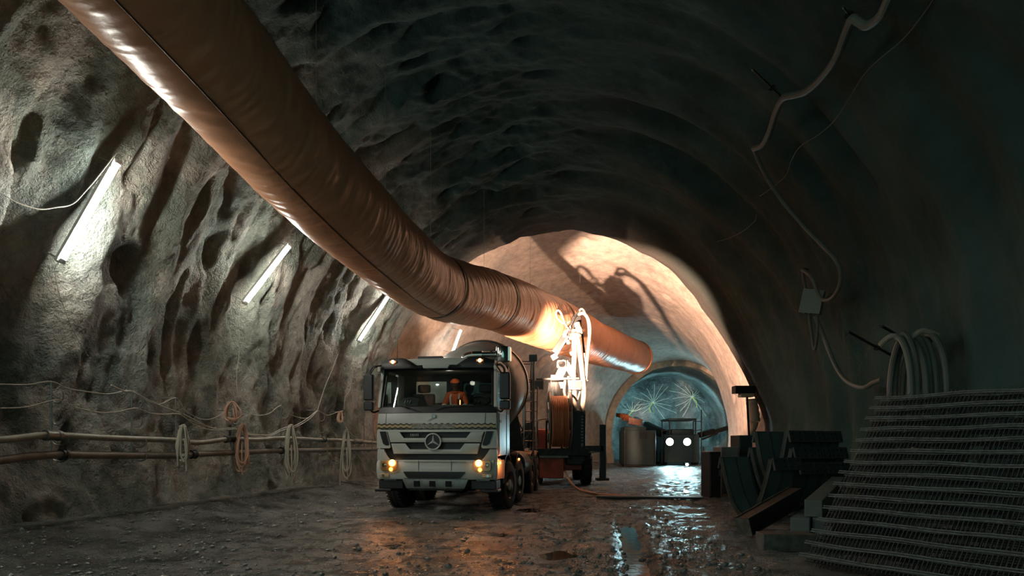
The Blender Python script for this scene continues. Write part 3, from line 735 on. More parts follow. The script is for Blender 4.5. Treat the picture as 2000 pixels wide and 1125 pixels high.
# ------------------------------------------------------------------ U-shaped liner segments
def liner(label,nearpt,u,Lx,chord,Hh,ztop,plates,th=.07,group='curved liner segments'):
    """nearpt: right, near top corner of the U; u points right and near, a points right and away"""
    u=Vector((u[0],u[1],0)).normalized(); a=Vector((-u.y,u.x,0))
    if a.y<0: a=-a
    O=Vector((nearpt[0],nearpt[1],0))-u*(chord/2)
    T=thing('liner_segment',label,'liner segment',O,0,group)
    N=26
    def prf(t,o=0):  # t -1..1
        w=chord/2; x=w*t; z=ztop-Hh+Hh*abs(t)**2.1
        # normal outward (down/out)
        dz=Hh*2.1*abs(t)**1.1*(1 if t>0 else -1)/w; nx,nzv=dz,-1; l=sqrt(nx*nx+nzv*nzv)
        return Vector((0,0,0))+u*(x+o*nx/l)+Vector((0,0,z+o*nzv/l))
    def shellpiece(mb,a0,a1,o0,o1):
        vs=[]
        for i in range(N+1):
            t=-1+2*i/N
            for aa,oo in((a0,o0),(a1,o0),(a1,o1),(a0,o1)): vs.append(O+prf(t,oo)+a*aa)
        fs=[]
        for i in range(N):
            for k in range(4):
                l=(k+1)%4; fs.append((i*4+k,i*4+l,(i+1)*4+l,(i+1)*4+k))
        fs.append((0,1,2,3)); fs.append((N*4+3,N*4+2,N*4+1,N*4))
        mb.add(vs,fs)
    mb=MB(); shellpiece(mb,0,Lx,.0,.04); mb.build('skin',M['castlight'],T,world=True,smooth=40)
    k=plates+1
    for i in range(k):
        aa=Lx*i/(k-1); aa=min(max(aa,.015),Lx-.015)
        mb=MB(); shellpiece(mb,aa-.015,aa+.015,-.012,.085); mb.build('rib',M['castiron'],T,world=True,smooth=40)
    for sg in(1,-1):
        for i in range(plates):
            w=Lx/plates; c=O+u*(sg*chord/2)+a*(w*(i+.5))+Vector((0,0,ztop-.10))
            Rm=Matrix((a,u,Vector((0,0,1)))).transposed()@Matrix.Rotation(radians(sg*14),3,'X')
            mb=MB(); mb.box(c+u*(.10*sg),(w-.012,.05,.24),M=Rm); fp=mb.build('flange_plate',M['castiron'],T,world=True,bevel=.006)
            for ix in(-.28,.28):
                for iz in(-.06,.06):
                    q=c+u*(.10*sg)+Rm@Vector((ix*w,.0255*1,iz)); nn=Rm@Vector((0,1,0))*(1 if sg>0 else -1)
                    q=c+u*(.10*sg)+Rm@Vector((ix*w,.022*sg,iz)); mb=MB(); mb.cyl(q,q+nn*.006,.02,n=10); hb=mb.build('bolt',M['hole'],T,world=True); hb.parent=fp  # black disc drawn for an open bolt hole
    return T
U=(.45,-.89)
liner('front U shaped liner segment standing lowest, its open trough to the left',(4.80,12.75),U,.72,1.2,1.10,1.13,2)
b0=Vector((5.62,13.55,0)); a_=Vector((.89,.45,0))
for lay,(zt,lab) in enumerate([(1.02,'bottom'),(1.32,'middle'),(1.66,'top')]):
    for k,(lab2) in enumerate(['left','right']):
        q=b0+a_*(.80*k)-Vector((.45,-.89,0))*(.13*lay)
        liner(f'{lab} curved liner segment at the {lab2} of the dark stack against the right wall',(q.x,q.y),U,.78,1.25-.26*lay,.95,zt,3 if k else 2)
# cabinets behind the liner segments
def crate(label,px0,px1,y0,d,m,dep=.8):
    x0=(px0-1000)/F*d;x1=(px1-1000)/F*d; zt=CAMH+(HORIZON-y0)/F*d
    T=thing('equipment_cabinet',label,'cabinet',((x0+x1)/2,d+dep/2,0),0,'cabinets behind the liner segments')
    MB().box(((x0+x1)/2,d+dep/2,zt/2),(x1-x0,dep,zt)).build('body',M[m],T,world=True,bevel=.02)
    MB().box(((x0+x1)/2,d-.012,zt*.5),((x1-x0)*.88,.024,zt*.88)).build('door',M[m],T,world=True,bevel=.008)
    MB().box((x0+(x1-x0)*.85,d-.04,zt*.55),(.03,.03,.16)).build('handle',M['steel'],T,world=True)
crate('low black cabinet at the far left end of the liner segments',1386,1408,882,17.5,'black')
crate('grey green cabinet in the middle of three behind the liner trough',1409,1443,873,18.6,'concrete')
crate('tall dark cabinet right of the grey green one',1444,1470,850,19.2,'teal_mach')
# flat steel plate on the drive
tbox('steel_plate','flat dark steel strip lying on the wet floor past the cable','steel strip',(2.2,17.75,.02),(4.85,17.35,.02),.42,.05,M['dark_steel'],.004)
# ------------------------------------------------------------------ concrete mixer truck (local frame: x right seen from the front, y back, z up)
TY=13.7; TX=(849-1000)/F*TY; YAW=-radians(8.5); TS=1.04
TR=thing('mixer_truck','pale concrete mixer truck with lit orange headlights facing the camera','truck',(TX,TY,0),YAW); TR.scale=(TS,TS,TS)
bend=lambda x:.11*(abs(x)/1.2)**3
W=1.20
# chassis
mb=MB()
for s in(-1,1): mb.box((s*.40,4.6,.92),(.09,8.2,.26))
for y in(1.0,2.6,4.4,6.2,8.0): mb.box((0,y,.92),(.8,.10,.2))
mb.box((0,1.3,.75),(.7,1.2,.4)); mb.box((0,1.42,.52),(1.9,.14,.14)); mb.box((0,3.05,.52),(1.9,.14,.14))
mb.build('chassis_frame',M['dark_steel'],TR)
# bumper
mb=MB()
mb.panel([(.665,-1.18,1.18,.02),(.70,-1.20,1.20,.0),(.83,-1.21,1.21,-.01),(.98,-1.21,1.21,0),(1.045,-1.20,1.20,.05)],24,.05,bend)
bp=mb.build('bumper',M['paint'],TR,bevel=.01)
for s in(-1,1):
    mb=MB(); mb.panel([(.665,-.30,.30,0),(.70,-.32,.32,0),(1.0,-.32,.32,0),(1.045,-.30,.30,0)],4,.04)
    o=mb.build('bumper_corner',M['paint'],TR,bevel=.01); o.rotation_euler=(0,0,s*radians(80)); o.location=(s*1.20,.40,0)
mb=MB(); mb.panel([(.69,-.52,.48,-.02),(.715,-.56,.52,-.022),(.80,-.62,.60,-.025),(.82,-.62,.60,-.024)],10,.02,bend); mb.build('lower_intake',M['black'],TR)
mb=MB()
for x in(-.32,.33): mb.panel([(.835,x-.003,x+.003,-.017),(1.035,x-.003,x+.003,-.012)],1,.01,bend)
mb.panel([(1.004,-.62,.62,-.013),(1.010,-.62,.62,-.013)],6,.01,bend); mb.build('bumper_seam',M['black'],TR)
for s in(-1,1):
    rows=[(1.035,.90,1.205,.03),(1.11,.97,1.205,.02),(1.20,1.03,1.20,.02),(1.255,1.06,1.195,.03)]
    rows=[(z,a,b,y) if s>0 else (z,-b,-a,y) for z,a,b,y in rows]
    mb=MB(); mb.panel(rows,5,.05,bend); mb.build('bumper_corner',M['paint'],TR,bevel=.006)
# lower valance with three square holes
mb=MB(); mb.panel([(.45,-.52,.52,.08),(.49,-.58,.58,.03),(.66,-.66,.66,.01),(.69,-.62,.62,.02)],12,.05,bend); va=mb.build('valance',M['steel'],TR,bevel=.01)
for x in(-.36,-.05,.27):
    mb=MB(); mb.box((x,.012,.585),(.115,.03,.11)); mb.build('valance_hole',M['hole'],va)
mb=MB()
for i in range(34): mb.box((-.60+i*1.2/33,.0+bend(-.6+i*1.2/33),.685),(.018,.03,.02))
mb.build('tread_strip',M['steel'],va)
for s in(-1,1):
    mb=MB(); mb.box((s*.93,.40,.56),(.5,.5,.18)); mb.box((s*1.06,.25,.45),(.34,.4,.06)); mb.build('step',M['black'],TR,bevel=.02)
    mb=MB(); mb.box((s*.93,.13,.655),(.26,.06,.02)); mb.build('step_tread',M['steel'],TR)
# dark gap and grille
mb=MB(); mb.panel([(1.03,-1.10,1.10,.10),(1.20,-1.12,1.12,.10),(1.66,-1.12,1.12,.09)],16,.03,bend); mb.build('grille_backing',M['black'],TR)
GR=MB(); GR.panel([(1.585,-.98,.98,-.005),(1.635,-1.19,1.19,.0)],20,.05,bend); g=GR.build('grille',M['paint'],TR,bevel=.006)
def gbar(z0,z1,x0,x1,dip0,dip1,y=-.01):
    """bar with a shallow slot cut from its top edge between dip0 and dip1"""
    out=[(x0+.05,z0),(x1-.05,z0),(x1,z1),(dip1+.09,z1),(dip1,z1-.115),(dip0,z1-.115),(dip0-.09,z1),(x0,z1)]
    mb=MB(); N=len(out)
    # as strips so that the front can be curved
    xs=sorted(set([x0,x0+.03,x0+.05,dip0-.09,dip0-.04,dip0,dip1,dip1+.04,dip1+.09,x1-.05,x1-.03,x1]+[lerp(dip0,dip1,i/6) for i in range(7)]))
    def top(x):
        if x<dip0-.09 or x>dip1+.09: return z1
        if x<dip0: return lerp(z1,z1-.115,(x-dip0+.09)/.09)
        if x>dip1: return lerp(z1-.115,z1,(x-dip1)/.09)
        return z1-.115
    def bot(x):
        if x<x0+.05: return lerp(z1-.02,z0,(x-x0)/.05)
        if x>x1-.05: return lerp(z0,z1-.02,(x-x1+.05)/.05)
        return z0
    vs=[];fs=[]
    for x in xs:
        b=bend(x); vs+=[(x,y+b,bot(x)),(x,y+b-.012,(bot(x)+top(x))/2),(x,y+b,top(x)),(x,y+b+.05,top(x)),(x,y+b+.05,bot(x))]
    for i in range(len(xs)-1):
        for k in range(5): l=(k+1)%5; fs.append((i*5+k,(i+1)*5+k,(i+1)*5+l,i*5+l))
    fs.append((0,1,2,3,4)); fs.append(tuple(len(xs)*5-5+k for k in(4,3,2,1,0)))
    mb.add(vs,fs); return mb
gbar(1.39,1.585,-.95,.95,-.62,.62).build('grille_bar',M['paint'],g,smooth=25)
gbar(1.165,1.365,-.88,.88,-.50,.50).build('grille_bar',M['paint'],g,smooth=25)
mb=MB()
for i in range(5): mb.box((-.47+i*.035,-.0,1.53),(.018,.03,.055))
mb.build('air_slots',M['boxgrey'],g)
for s in(-1,1):   # cheeks with a dark slanted insert
    mb=MB(); rows=[(1.27,.93,1.20,.0),(1.30,.90,1.205,.0),(1.60,.985,1.20,.0),(1.635,.99,1.19,.0)]
    rows=[(z,a,b,y) if s>0 else (z,-b,-a,y) for z,a,b,y in rows]
    mb.panel(rows,6,.05,bend); mb.build('grille_cheek',M['paint'],g,bevel=.006)
    rows=[(1.325,.94,1.00,-.012),(1.36,.93,1.06,-.012),(1.56,.99,1.125,-.012),(1.60,1.0,1.135,-.012)]
    rows=[(z,a,b,y) if s>0 else (z,-b,-a,y) for z,a,b,y in rows]
    mb=MB(); mb.panel(rows,4,.02,bend); mb.build('cheek_insert',M['black'],g)
    # side returns of the lower cab
    mb=MB(); mb.box((s*1.185,.95,1.55),(.05,1.45,.86)); mb.build('cab_side',M['paint'],TR,bevel=.015)
    mb=MB(); mb.box((s*1.155,.42,.86),(.06,.55,.42)); mb.build('wheel_arch',M['paint'],TR,bevel=.02)
# star emblem in its ring
EM=MB(); EM.ring((-.02,-.055,1.40),(0,1,0),.152,.014,n=40); em=EM.build('emblem',M['silver'],TR)
mb=MB(); mb.cyl((-.02,-.03,1.40),(-.02,.05,1.40),.150,n=36); mb.build('emblem_backing',M['black'],em)
mb=MB()
for k in range(3):
    a=pi/2+2*pi*k/3; t=Vector((cos(a),0,sin(a))); nn=Vector((-sin(a),0,cos(a))); o=Vector((-.02,-.045,1.40))
    r=Vector((0,-.022,0))
    vs=[o+nn*.026,o+t*.146,o-nn*.026,o-t*.013,o+r]
    mb.add(vs,[(0,1,4),(1,2,4),(2,3,4),(3,0,4),(0,3,2,1)])
mb.build('emblem_star',M['silver'],em,smooth=0)
# hood panel below the windscreen
mb=MB(); mb.panel([(1.645,-1.19,1.19,.0),(1.70,-1.19,1.19,-.005),(1.85,-1.19,1.19,.01),(1.955,-1.18,1.18,.03)],24,.05,bend); mb.build('hood_panel',M['paint'],TR,bevel=.008)
mb=MB()
for x in(-1.0,.98): mb.panel([(1.645,x-.004,x+.004,-.006),(1.70,x-.004,x+.004,-.011),(1.85,x-.004,x+.004,.004),(1.95,x-.004,x+.004,.024)],1,.008,bend)
mb.build('hood_seam',M['black'],TR)
mb=MB(); mb.cyl((-.02,-.012,1.895),(-.02,.02,1.895),.035,n=20); mb.ring((-.02,-.012,1.895),(0,1,0),.035,.006,n=20,k=6); mb.build('round_badge',M['chrome'],TR)
mb=MB(); mb.bar((-.05,-.02,1.865),(-.14,-.015,1.80),.02,.01); mb.build('wiper_washer',M['silver'],TR)
# wavy gold stripe
def ribbon(zc,amp,half,y,x0=-1.18,x1=1.18,wl=.118):
    mb=MB(); n=200; vs=[];fs=[]
    for i in range(n+1):
        x=x0+(x1-x0)*i/n; zz=zc+amp*sin(2*pi*x/wl); yy=y+bend(x)
        vs+=[(x,yy,zz-half),(x,yy,zz+half)]
    fs=[(2*i,2*i+2,2*i+3,2*i+1) for i in range(n)]
    mb.add(vs,fs); return mb
S_=ribbon(1.70,0,.040,-.011).build('stripe',M['gold'],TR,smooth=0)
for zc in(1.737,1.663): ribbon(zc,.011,.011,-.0135).build('stripe_edge',M['black'],S_,smooth=0)
ribbon(1.70,.011,.005,-.0135).build('stripe_wave',M['paint'],S_,smooth=0)
mb=MB(); n=30; mb.add([(x,-.0155+bend(x),z) for x in[-.46+.86*i/n for i in range(n+1)] for z in(1.655,1.755 if x<-.25 else 1.735)],[(2*i,2*i+2,2*i+3,2*i+1) for i in range(n)])
mb.build('lettering',M['print'],S_,smooth=0)
# windscreen surround, glass, pillars
wy=lambda z:.035+.24*(z-1.955)/.9
mb=MB(); mb.panel([(1.955,-1.18,1.18,wy(1.955)),(2.085,-1.17,1.17,wy(2.085))],20,.06,bend); mb.build('windscreen_ledge',M['black'],TR,bevel=.01)
for s in(-1,1):
    mb=MB(); rows=[(2.08,1.09,1.175,wy(2.08)),(2.80,1.05,1.14,wy(2.80))]
    rows=[(z,a,b,y) if s>0 else (z,-b,-a,y) for z,a,b,y in rows]; mb.panel(rows,2,.07,bend); mb.build('pillar',M['black'],TR,bevel=.01)
mb=MB(); mb.panel([(2.80,-1.14,1.14,wy(2.80)),(2.86,-1.14,1.14,wy(2.84))],16,.07,bend); mb.build('windscreen_header',M['black'],TR)
mb=MB(); mb.panel([(2.085,-1.09,1.09,wy(2.085)+.012),(2.45,-1.075,1.075,wy(2.45)+.006),(2.80,-1.05,1.05,wy(2.80)+.012)],20,.008,bend); mb.build('windscreen',M['glass'],TR,smooth=60)
# cab shell
for s in(-1,1):
    mb=MB()
    mb.box((s*1.165,1.50,2.42),(.06,.45,.90)); mb.box((s*1.165,.62,2.83),(.06,1.0,.10)); mb.box((s*1.165,.95,2.03),(.06,1.40,.12))
    mb.bar((s*1.165,.17,2.06),(s*1.14,.33,2.84),.06,.09)
    mb.build('cab_side',M['paint'] if s<0 else M['paint'],TR,bevel=.012)
    mb=MB(); mb.prismx([(.25,2.08),(1.28,2.08),(1.28,2.79),(.40,2.79)],s*1.155-.004,s*1.155+.004); mb.build('side_window',M['glass'],TR)
    mb=MB(); mb.bar((s*1.215,.32,1.80),(s*1.215,.55,1.80),.02,.05); mb.build('door_handle',M['black'],TR)
    mb=MB(); mb.bar((s*1.215,.30,1.15),(s*1.215,.30,1.95),.012,.012); mb.bar((s*1.215,1.22,1.15),(s*1.215,1.22,2.8),.012,.012); mb.build('door_seam',M['black'],TR)
mb=MB(); mb.box((0,1.70,1.95),(2.34,.06,.6)); mb.box((0,1.70,2.80),(2.34,.06,.16))
for x,w in((-1.02,.3),(0,.36),(1.02,.3)): mb.box((x,1.70,2.47),(w,.06,.52))
mb.build('cab_back',M['seat'],TR)
for x in(-.52,.52):
    mb=MB(); mb.box((x,1.70,2.48),(.69,.012,.50)); mb.build('rear_window',M['glass'],TR)
mb=MB(); mb.box((0,.95,1.40),(2.3,1.5,.08)); mb.build('cab_floor',M['black'],TR)
# roof with front visor
mb=MB()
rows=[]
prof_=[(.28,2.86),(.16,2.90),(.22,2.97),(.42,3.06),(.75,3.11),(1.3,3.10),(1.68,3.04),(1.72,2.84)]
vs=[];fs=[];nx=20;m_=len(prof_)
for (y,z) in prof_:
    for i in range(nx+1):
        x=-1.16+2.32*i/nx; e=(abs(x)/1.16)**4; vs.append((x*(1-.0*e),y+bend(x)*.7,z-.09*e*(1 if z>2.9 else .2)))
for j in range(m_-1):
    for i in range(nx): a=j*(nx+1)+i; fs.append((a,a+1,a+nx+2,a+nx+1))
fs.append(tuple(range(nx,-1,-1))+tuple((m_-1)*(nx+1)+i for i in range(nx+1)))
fs.append(tuple(j*(nx+1) for j in range(m_))); fs.append(tuple(j*(nx+1)+nx for j in range(m_-1,-1,-1)))
mb.add(vs,fs); mb.build('roof',M['roofp'],TR,smooth=40)
for s in(-1,1):   # dark lobes with marker lamps either side of the pale centre
    out=[]
    for i in range(17):
        t=i/16; x=lerp(.28,1.14,t); out.append((x,t))
    vs=[];fs=[]
    for x,t in out:
        zt=2.86+.185*sstep(0,.5,t)-.06*sstep(.7,1,t); zb=2.835
        b=bend(x)*.85
        vs+=[(s*x,.10+b,zb),(s*x,.09+b,(zt+zb)/2),(s*x,.13+b,zt),(s*x,.45+b,zt),(s*x,.45+b,zb)]
    for i in range(16):
        for k in range(5): l=(k+1)%5; q=(i*5+k,(i+1)*5+k,(i+1)*5+l,i*5+l); fs.append(q if s>0 else q[::-1])
    fs.append((0,1,2,3,4)); fs.append((84,83,82,81,80))
    mb=MB(); mb.add(vs,fs); lobe=mb.build('roof_lamp_panel',M['black'],TR,smooth=40)
    x=.87*s; b=bend(x)
    mb=MB(); mb.box((x,.07+b,2.965),(.15,.05,.05)); mb.build('marker_housing',M['reflector'],lobe,bevel=.01)
    mb=MB(); mb.lathe([(0,.036),(.02,.030),(.032,.012)],(x,.045+b,2.965),(0,-1,0),n=16); mb.build('marker_lamp',M['marker_on'],lobe)
mb=MB(); mb.panel([(2.825,-.245,.245,.055),(2.86,-.26,.26,.06),(2.90,-.28,.28,.12)],8,.04,bend); mb.build('visor',M['roofp'],TR,bevel=.008)
mb=MB(); mb.box((-.25,.62,3.10),(.5,.12,.05)); mb.build('roof_hatch',M['black'],TR)
# headlamps
for s in(-1,1):
    out=[(.72,.845),(.80,.825),(1.07,.83),(1.10,.87),(1.10,1.0),(1.07,1.035),(.76,1.035)]
    out=[(s*x,z) for x,z in out]
    b=bend(.95)
    mb=MB(); mb.prism(out if s>0 else out[::-1],-.035+b,.02+b); hl=mb.build('headlight',M['reflector'],TR,bevel=.01)
    mb=MB(); mb.lathe([(0,.066),(.03,.060),(.05,.03)],(s*.86,-.03+b,.985),(0,-1,0),n=20); o=mb.build('bulb',M['head_on'],hl)
    mb=MB(); mb.lathe([(0,.040),(.02,.034),(.03,.012)],(s*.885,-.03+b,.862),(0,-1,0),n=16); mb.build('bulb',M['head_low'],hl)
    mb=MB(); mb.lathe([(0,.05),(.02,.045),(.03,.02)],(s*1.02,-.03+b,.945),(0,-1,0),n=16); mb.build('bulb',M['chrome'],hl)
    mb=MB(); mb.prism(out if s>0 else out[::-1],-.085+b,-.080+b); mb.build('lens',M['lens'],hl)
    mb=MB(); mb.box((s*1.02,-.022+b,.742),(.19,.03,.07)); fg=mb.build('fog_light',M['reflector'],TR,bevel=.012)
    mb=MB(); mb.cyl((s*1.04,-.035+b,.742),(s*1.04,-.045+b,.742),.028,n=14); mb.build('bulb',M['chrome'],fg)
    for y in(.32,3.0,5.4):
        mb=MB(); mb.box((s*1.225,y,.985 if y<1 else 1.0),(.03,.09,.05)); mb.build('side_marker',M['amber'] if y<1 or s>0 else M['black'],TR,bevel=.006)
# mirrors
for s in(-1,1):
    mb=MB(); mb.box((s*1.36,.10,2.47),(.20,.13,.52)); mb.box((s*1.36,.10,2.10),(.20,.12,.18)); mi=mb.build('mirror',M['black'],TR,bevel=.03)
    for pts,r in (([(s*1.16,.2,2.88),(s*1.26,.12,2.88),(s*1.34,.10,2.80),(s*1.34,.10,2.7)],.022),([(s*1.18,.2,2.02),(s*1.28,.12,1.98),(s*1.34,.10,2.05)],.02),([(s*1.12,.14,2.9),(s*1.2,.0,2.86),(s*1.3,.0,2.72)],.014)):
        mb=MB(); mb.tube(catmull(pts,6),r,n=8); mb.build('mirror_arm',M['black'],mi)
    mb=MB(); mb.box((s*1.36,.168,2.47),(.17,.006,.46)); mb.build('mirror_glass',M['chrome'],mi)
mb=MB(); mb.tube([(-.93,.55,3.05),(-.93,.57,3.5)],[.008,.003],n=6); mb.cyl((-.93,.55,3.0),(-.93,.55,3.08),.02,n=8); mb.build('antenna',M['black'],TR)
# wipers
mb=MB(); mb.cyl((-.60,-.0,2.10),(-.60,.08,2.10),.03,n=12); mb.bar((-.60,.01,2.10),(-.27,.03,1.97),.025,.02); mb.bar((-.60,.01,2.10),(-.72,.03,2.12),.02,.02); mb.build('wiper',M['black'],TR)
mb=MB(); mb.bar((.20,.02,2.10),(.75,.06,2.105),.02,.015); mb.bar((.0,.02,2.02),(.22,.02,2.10),.02,.015); mb.build('wiper',M['black'],TR)
# interior
mb=MB(); mb.prismx([(.22,1.45),(.14,2.04),(.30,2.12),(.62,2.08),(.66,1.45)],-1.1,1.1); da=mb.build('dashboard',M['dash'],TR,bevel=.02)
mb=MB(); mb.lathe([(-.25,.02),(-.2,.16),(0,.20),(.2,.16),(.25,.02)],(-.62,.45,2.10),(1,0,0),n=20); mb.build('dash_hump',M['dash'],da)
mb=MB()
for i in range(3): mb.bar((-.68+.05*i,.245,2.16),(-.665+.05*i,.27,2.22),.012,.012)
mb.build('air_vent',M['silver'],da)
mb=MB(); mb.box((.42,.30,2.17),(.09,.06,.13)); mb.build('instrument',M['black'],da)
mb=MB(); mb.box((.44,.265,2.17),(.014,.01,.09)); mb.build('indicator_lamp',M['amber'],da)
mb=MB(); mb.ring((.72,.80,2.22),(0,-.55,1),.22,.016,n=28); mb.cyl((.72,.70,2.05),(.72,.80,2.22),.03,n=8)
for k in range(3):
    a=2*pi*k/3; u=Vector((1,0,0)); w=Vector((0,1,.55)).normalized(); mb.bar(Vector((.72,.80,2.22)),Vector((.72,.80,2.22))+(u*cos(a)+w*sin(a))*.21,.03,.015)
mb.build('steering_wheel',M['black'],TR)
for x in(-.62,.72):
    mb=MB(); mb.box((x,1.15,1.78),(.5,.5,.16)); mb.box((x,1.42,2.12),(.5,.14,.62)); mb.box((x,1.46,2.54),(.28,.10,.18)); mb.box((x,1.15,1.57),(.3,.35,.3)); mb.build('seat',M['seat'],TR,bevel=.04)
mb=MB(); mb.box((.17,1.20,1.72),(.46,.46,.14)); mb.box((.17,1.46,1.95),(.46,.10,.50)); mb.box((.17,1.2,1.52),(.4,.4,.2)); mb.build('seat',M['seat'],TR,bevel=.04)
# wheels
def wheel(lx,y,w,steer=0,dual=False):
    r=.52; s=1 if lx>0 else -1
    mb=MB(); h=w/2
    mb.lathe([(-h,.29),(-h,.44),(-h+.03,.495),(-h+.06,.515),(-.06,.52),(-.05,.505),(-.03,.505),(-.02,.52),(.02,.52),(.03,.505),(.05,.505),(.06,.52),(h-.06,.515),(h-.03,.495),(h,.44),(h,.29)],(0,0,0),(1,0,0),n=44,capped=False)
    for k in range(40):
        a=2*pi*k/40
        for sx in(-1,1): mb.box((sx*(h-.055),sin(a)*.517,cos(a)*.517),(.07,.035,.022),rx=-a)
    wl=mb.build('wheel',M['rubber'],TR); wl.location=(lx,y,r-.025); wl.rotation_euler=(0,0,steer)
    mb=MB()
    if dual: mb.lathe([(-h*.98,.29),(-h*.9,.27),(-h*.3,.2),(h*.55,.2),(h*.55,.10),(h*1.02,.09),(h*1.02,.01)] if s>0 else [(h*.98,.29),(h*.9,.27),(h*.3,.2),(-h*.55,.2),(-h*.55,.10),(-h*1.02,.09),(-h*1.02,.01)],(0,0,0),(1,0,0),n=28,capped=False)
    mb.lathe([(s*h*.95,.30),(s*h*.85,.27),(s*h*.5,.25),(s*h*.45,.14),(s*h*.95,.12),(s*h*.98,.01)],(0,0,0),(1,0,0),n=28,capped=False)
    rm=mb.build('rim',M['steel'],wl)
for s in(-1,1):
    wheel(s*1.09,1.45,.34,radians(-9)); wheel(s*1.07,3.1,.34,radians(-5)); wheel(s*.93,5.75,.58,0,True); wheel(s*.93,7.1,.58,0,True)
    for y in(1.45,3.1,5.75,7.1):
        mb=MB(); pr=[]
        for i in range(13):
            a=pi*i/12; pr.append((y+.62*cos(a),.56+.60*sin(a)))
        for i in range(12,-1,-1):
            a=pi*i/12; pr.append((y+.585*cos(a),.56+.565*sin(a)))
        mb.prismx(pr,s*.72,s*1.21); mb.build('mudguard',M['black'],TR,smooth=30)
mb=MB(); mb.tube([(.95,3.75,.85),(.95,4.95,.85)],.33,n=18); mb.build('fuel_tank',M['dark_steel'],TR)
mb=MB(); mb.box((-.95,4.35,.85),(.5,1.1,.55)); mb.build('tool_box',M['dark_steel'],TR,bevel=.03)
# drum
AX=Vector((0,1,.235)).normalized(); D0=Vector((0,2.35,2.28))
mb=MB(); mb.lathe([(-.12,.02),(-.1,.34),(.1,.40),(.25,.62),(1.15,1.10),(1.45,1.17),(2.75,1.17),(3.1,1.12),(4.9,.62),(5.5,.5),(5.5,.42),(5.2,.42)],D0,AX,n=64,capped=False)
dr=mb.build('mixer_drum',M['drum'],TR,smooth=30)
mb=MB(); mb.lathe([(2.68,1.172),(2.70,1.20),(2.86,1.20),(2.88,1.172)],D0,AX,n=64,capped=False); mb.build('drum_ring',M['steel'],dr)
# unseen work lamp added on a pole to light the vault
mb=MB(); mb.cyl((1.30,5.2,.95),(1.30,5.2,3.55),.03,n=10); mb.bar((1.30,5.2,1.0),(.5,5.2,1.0),.06,.06); mb.build('added_lamp_pole',M['steel'],TR)
mb=MB(); mb.box((1.30,5.22,3.64),(.22,.10,.18)); wk=mb.build('work_lamp',M['dark_steel'],TR,bevel=.012)
mb=MB(); mb.box((1.30,5.275,3.64),(.19,.012,.15)); mb.build('lamp_glass',M['flood_on'],wk)
mb=MB(); mb.bar((-.95,8.55,1.0),(-.95,8.55,2.72),.06,.06); mb.bar((-.95,8.55,1.0),(-.5,8.2,1.0),.06,.06); mb.build('added_lamp_pole',M['dark_steel'],TR)  # unseen lamp added at the truck's tail to light vault and duct
mb=MB(); mb.box((-.95,8.60,2.80),(.26,.12,.2),rx=radians(40)); wk=mb.build('work_lamp',M['dark_steel'],TR,bevel=.012)
mb=MB(); mb.box((-.95,8.65,2.845),(.22,.012,.16),rx=radians(40)); mb.build('lamp_glass',M['flood_on'],wk)
# drum supports, water tank, hopper, chute
mb=MB(); mb.prism([(-.6,1.05),(.6,1.05),(.32,2.3),(-.32,2.3)],2.05,2.30); mb.box((0,4.6,1.12),(1.0,6.2,.16)); mb.build('drum_frame',M['dark_steel'],TR)
mb=MB(); mb.prism([(-.8,1.1),(.8,1.1),(.6,2.3),(-.6,2.3)],7.1,7.25); mb.build('rear_stand',M['dark_steel'],TR)
mb=MB(); mb.lathe([(0,.25),(.55,.5),(.6,.5)],(0,8.15,3.2),(0,0,1),n=20,capped=False); mb.build('hopper',M['dark_steel'],TR)
mb=MB(); mb.box((0,8.3,2.4),(.35,1.0,.08),rx=radians(-50)); mb.build('chute',M['dark_steel'],TR)
mb=MB()
for x in(.75,1.12): mb.cyl((x,7.4,1.0),(x,7.9,3.1),.022,n=8)
for i in range(7): t=(i+.5)/7; mb.cyl((.75,7.4+.5*t,1+2.1*t),(1.12,7.4+.5*t,1+2.1*t),.016,n=6)
mb.build('ladder',M['steel'],TR)
# chrome intake pipe and canister behind the roof
mb=MB(); mb.tube(catmull([(.12,1.95,3.00),(.13,1.95,3.18),(.20,1.95,3.29),(.34,1.95,3.32)],6),.075,n=16); mb.cyl((.34,1.95,3.32),(.56,1.95,3.32),.082,n=20); mb.build('intake_pipe',M['chrome'],TR)
mb=MB(); pr=[]
for i in range(27): pr.append((i*.013,.058+.014*(i%2)))
mb.lathe(pr,(.56,1.95,3.32),(1,0,0),n=20); mb.build('intake_bellows',M['chrome'],TR)
mb=MB(); mb.lathe([(0,.15),(.02,.16),(.30,.16),(.32,.15)],(1.02,1.95,3.16),(0,0,1),n=28); mb.box((1.14,1.95,3.32),(.1,.2,.3)); mb.build('intake_canister',M['chrome'],TR)
mb=MB(); mb.tube(catmull([(.74,1.95,3.39),(.86,1.95,3.43),(.95,1.95,3.52),(.98,1.95,3.48)],6),.014,n=6); mb.build('breather_hose',M['black'],TR)
mb=MB(); mb.box((.5,1.95,2.2),(1.3,.18,1.7)); mb.build('intake_stack',M['dark_steel'],TR,bevel=.03)

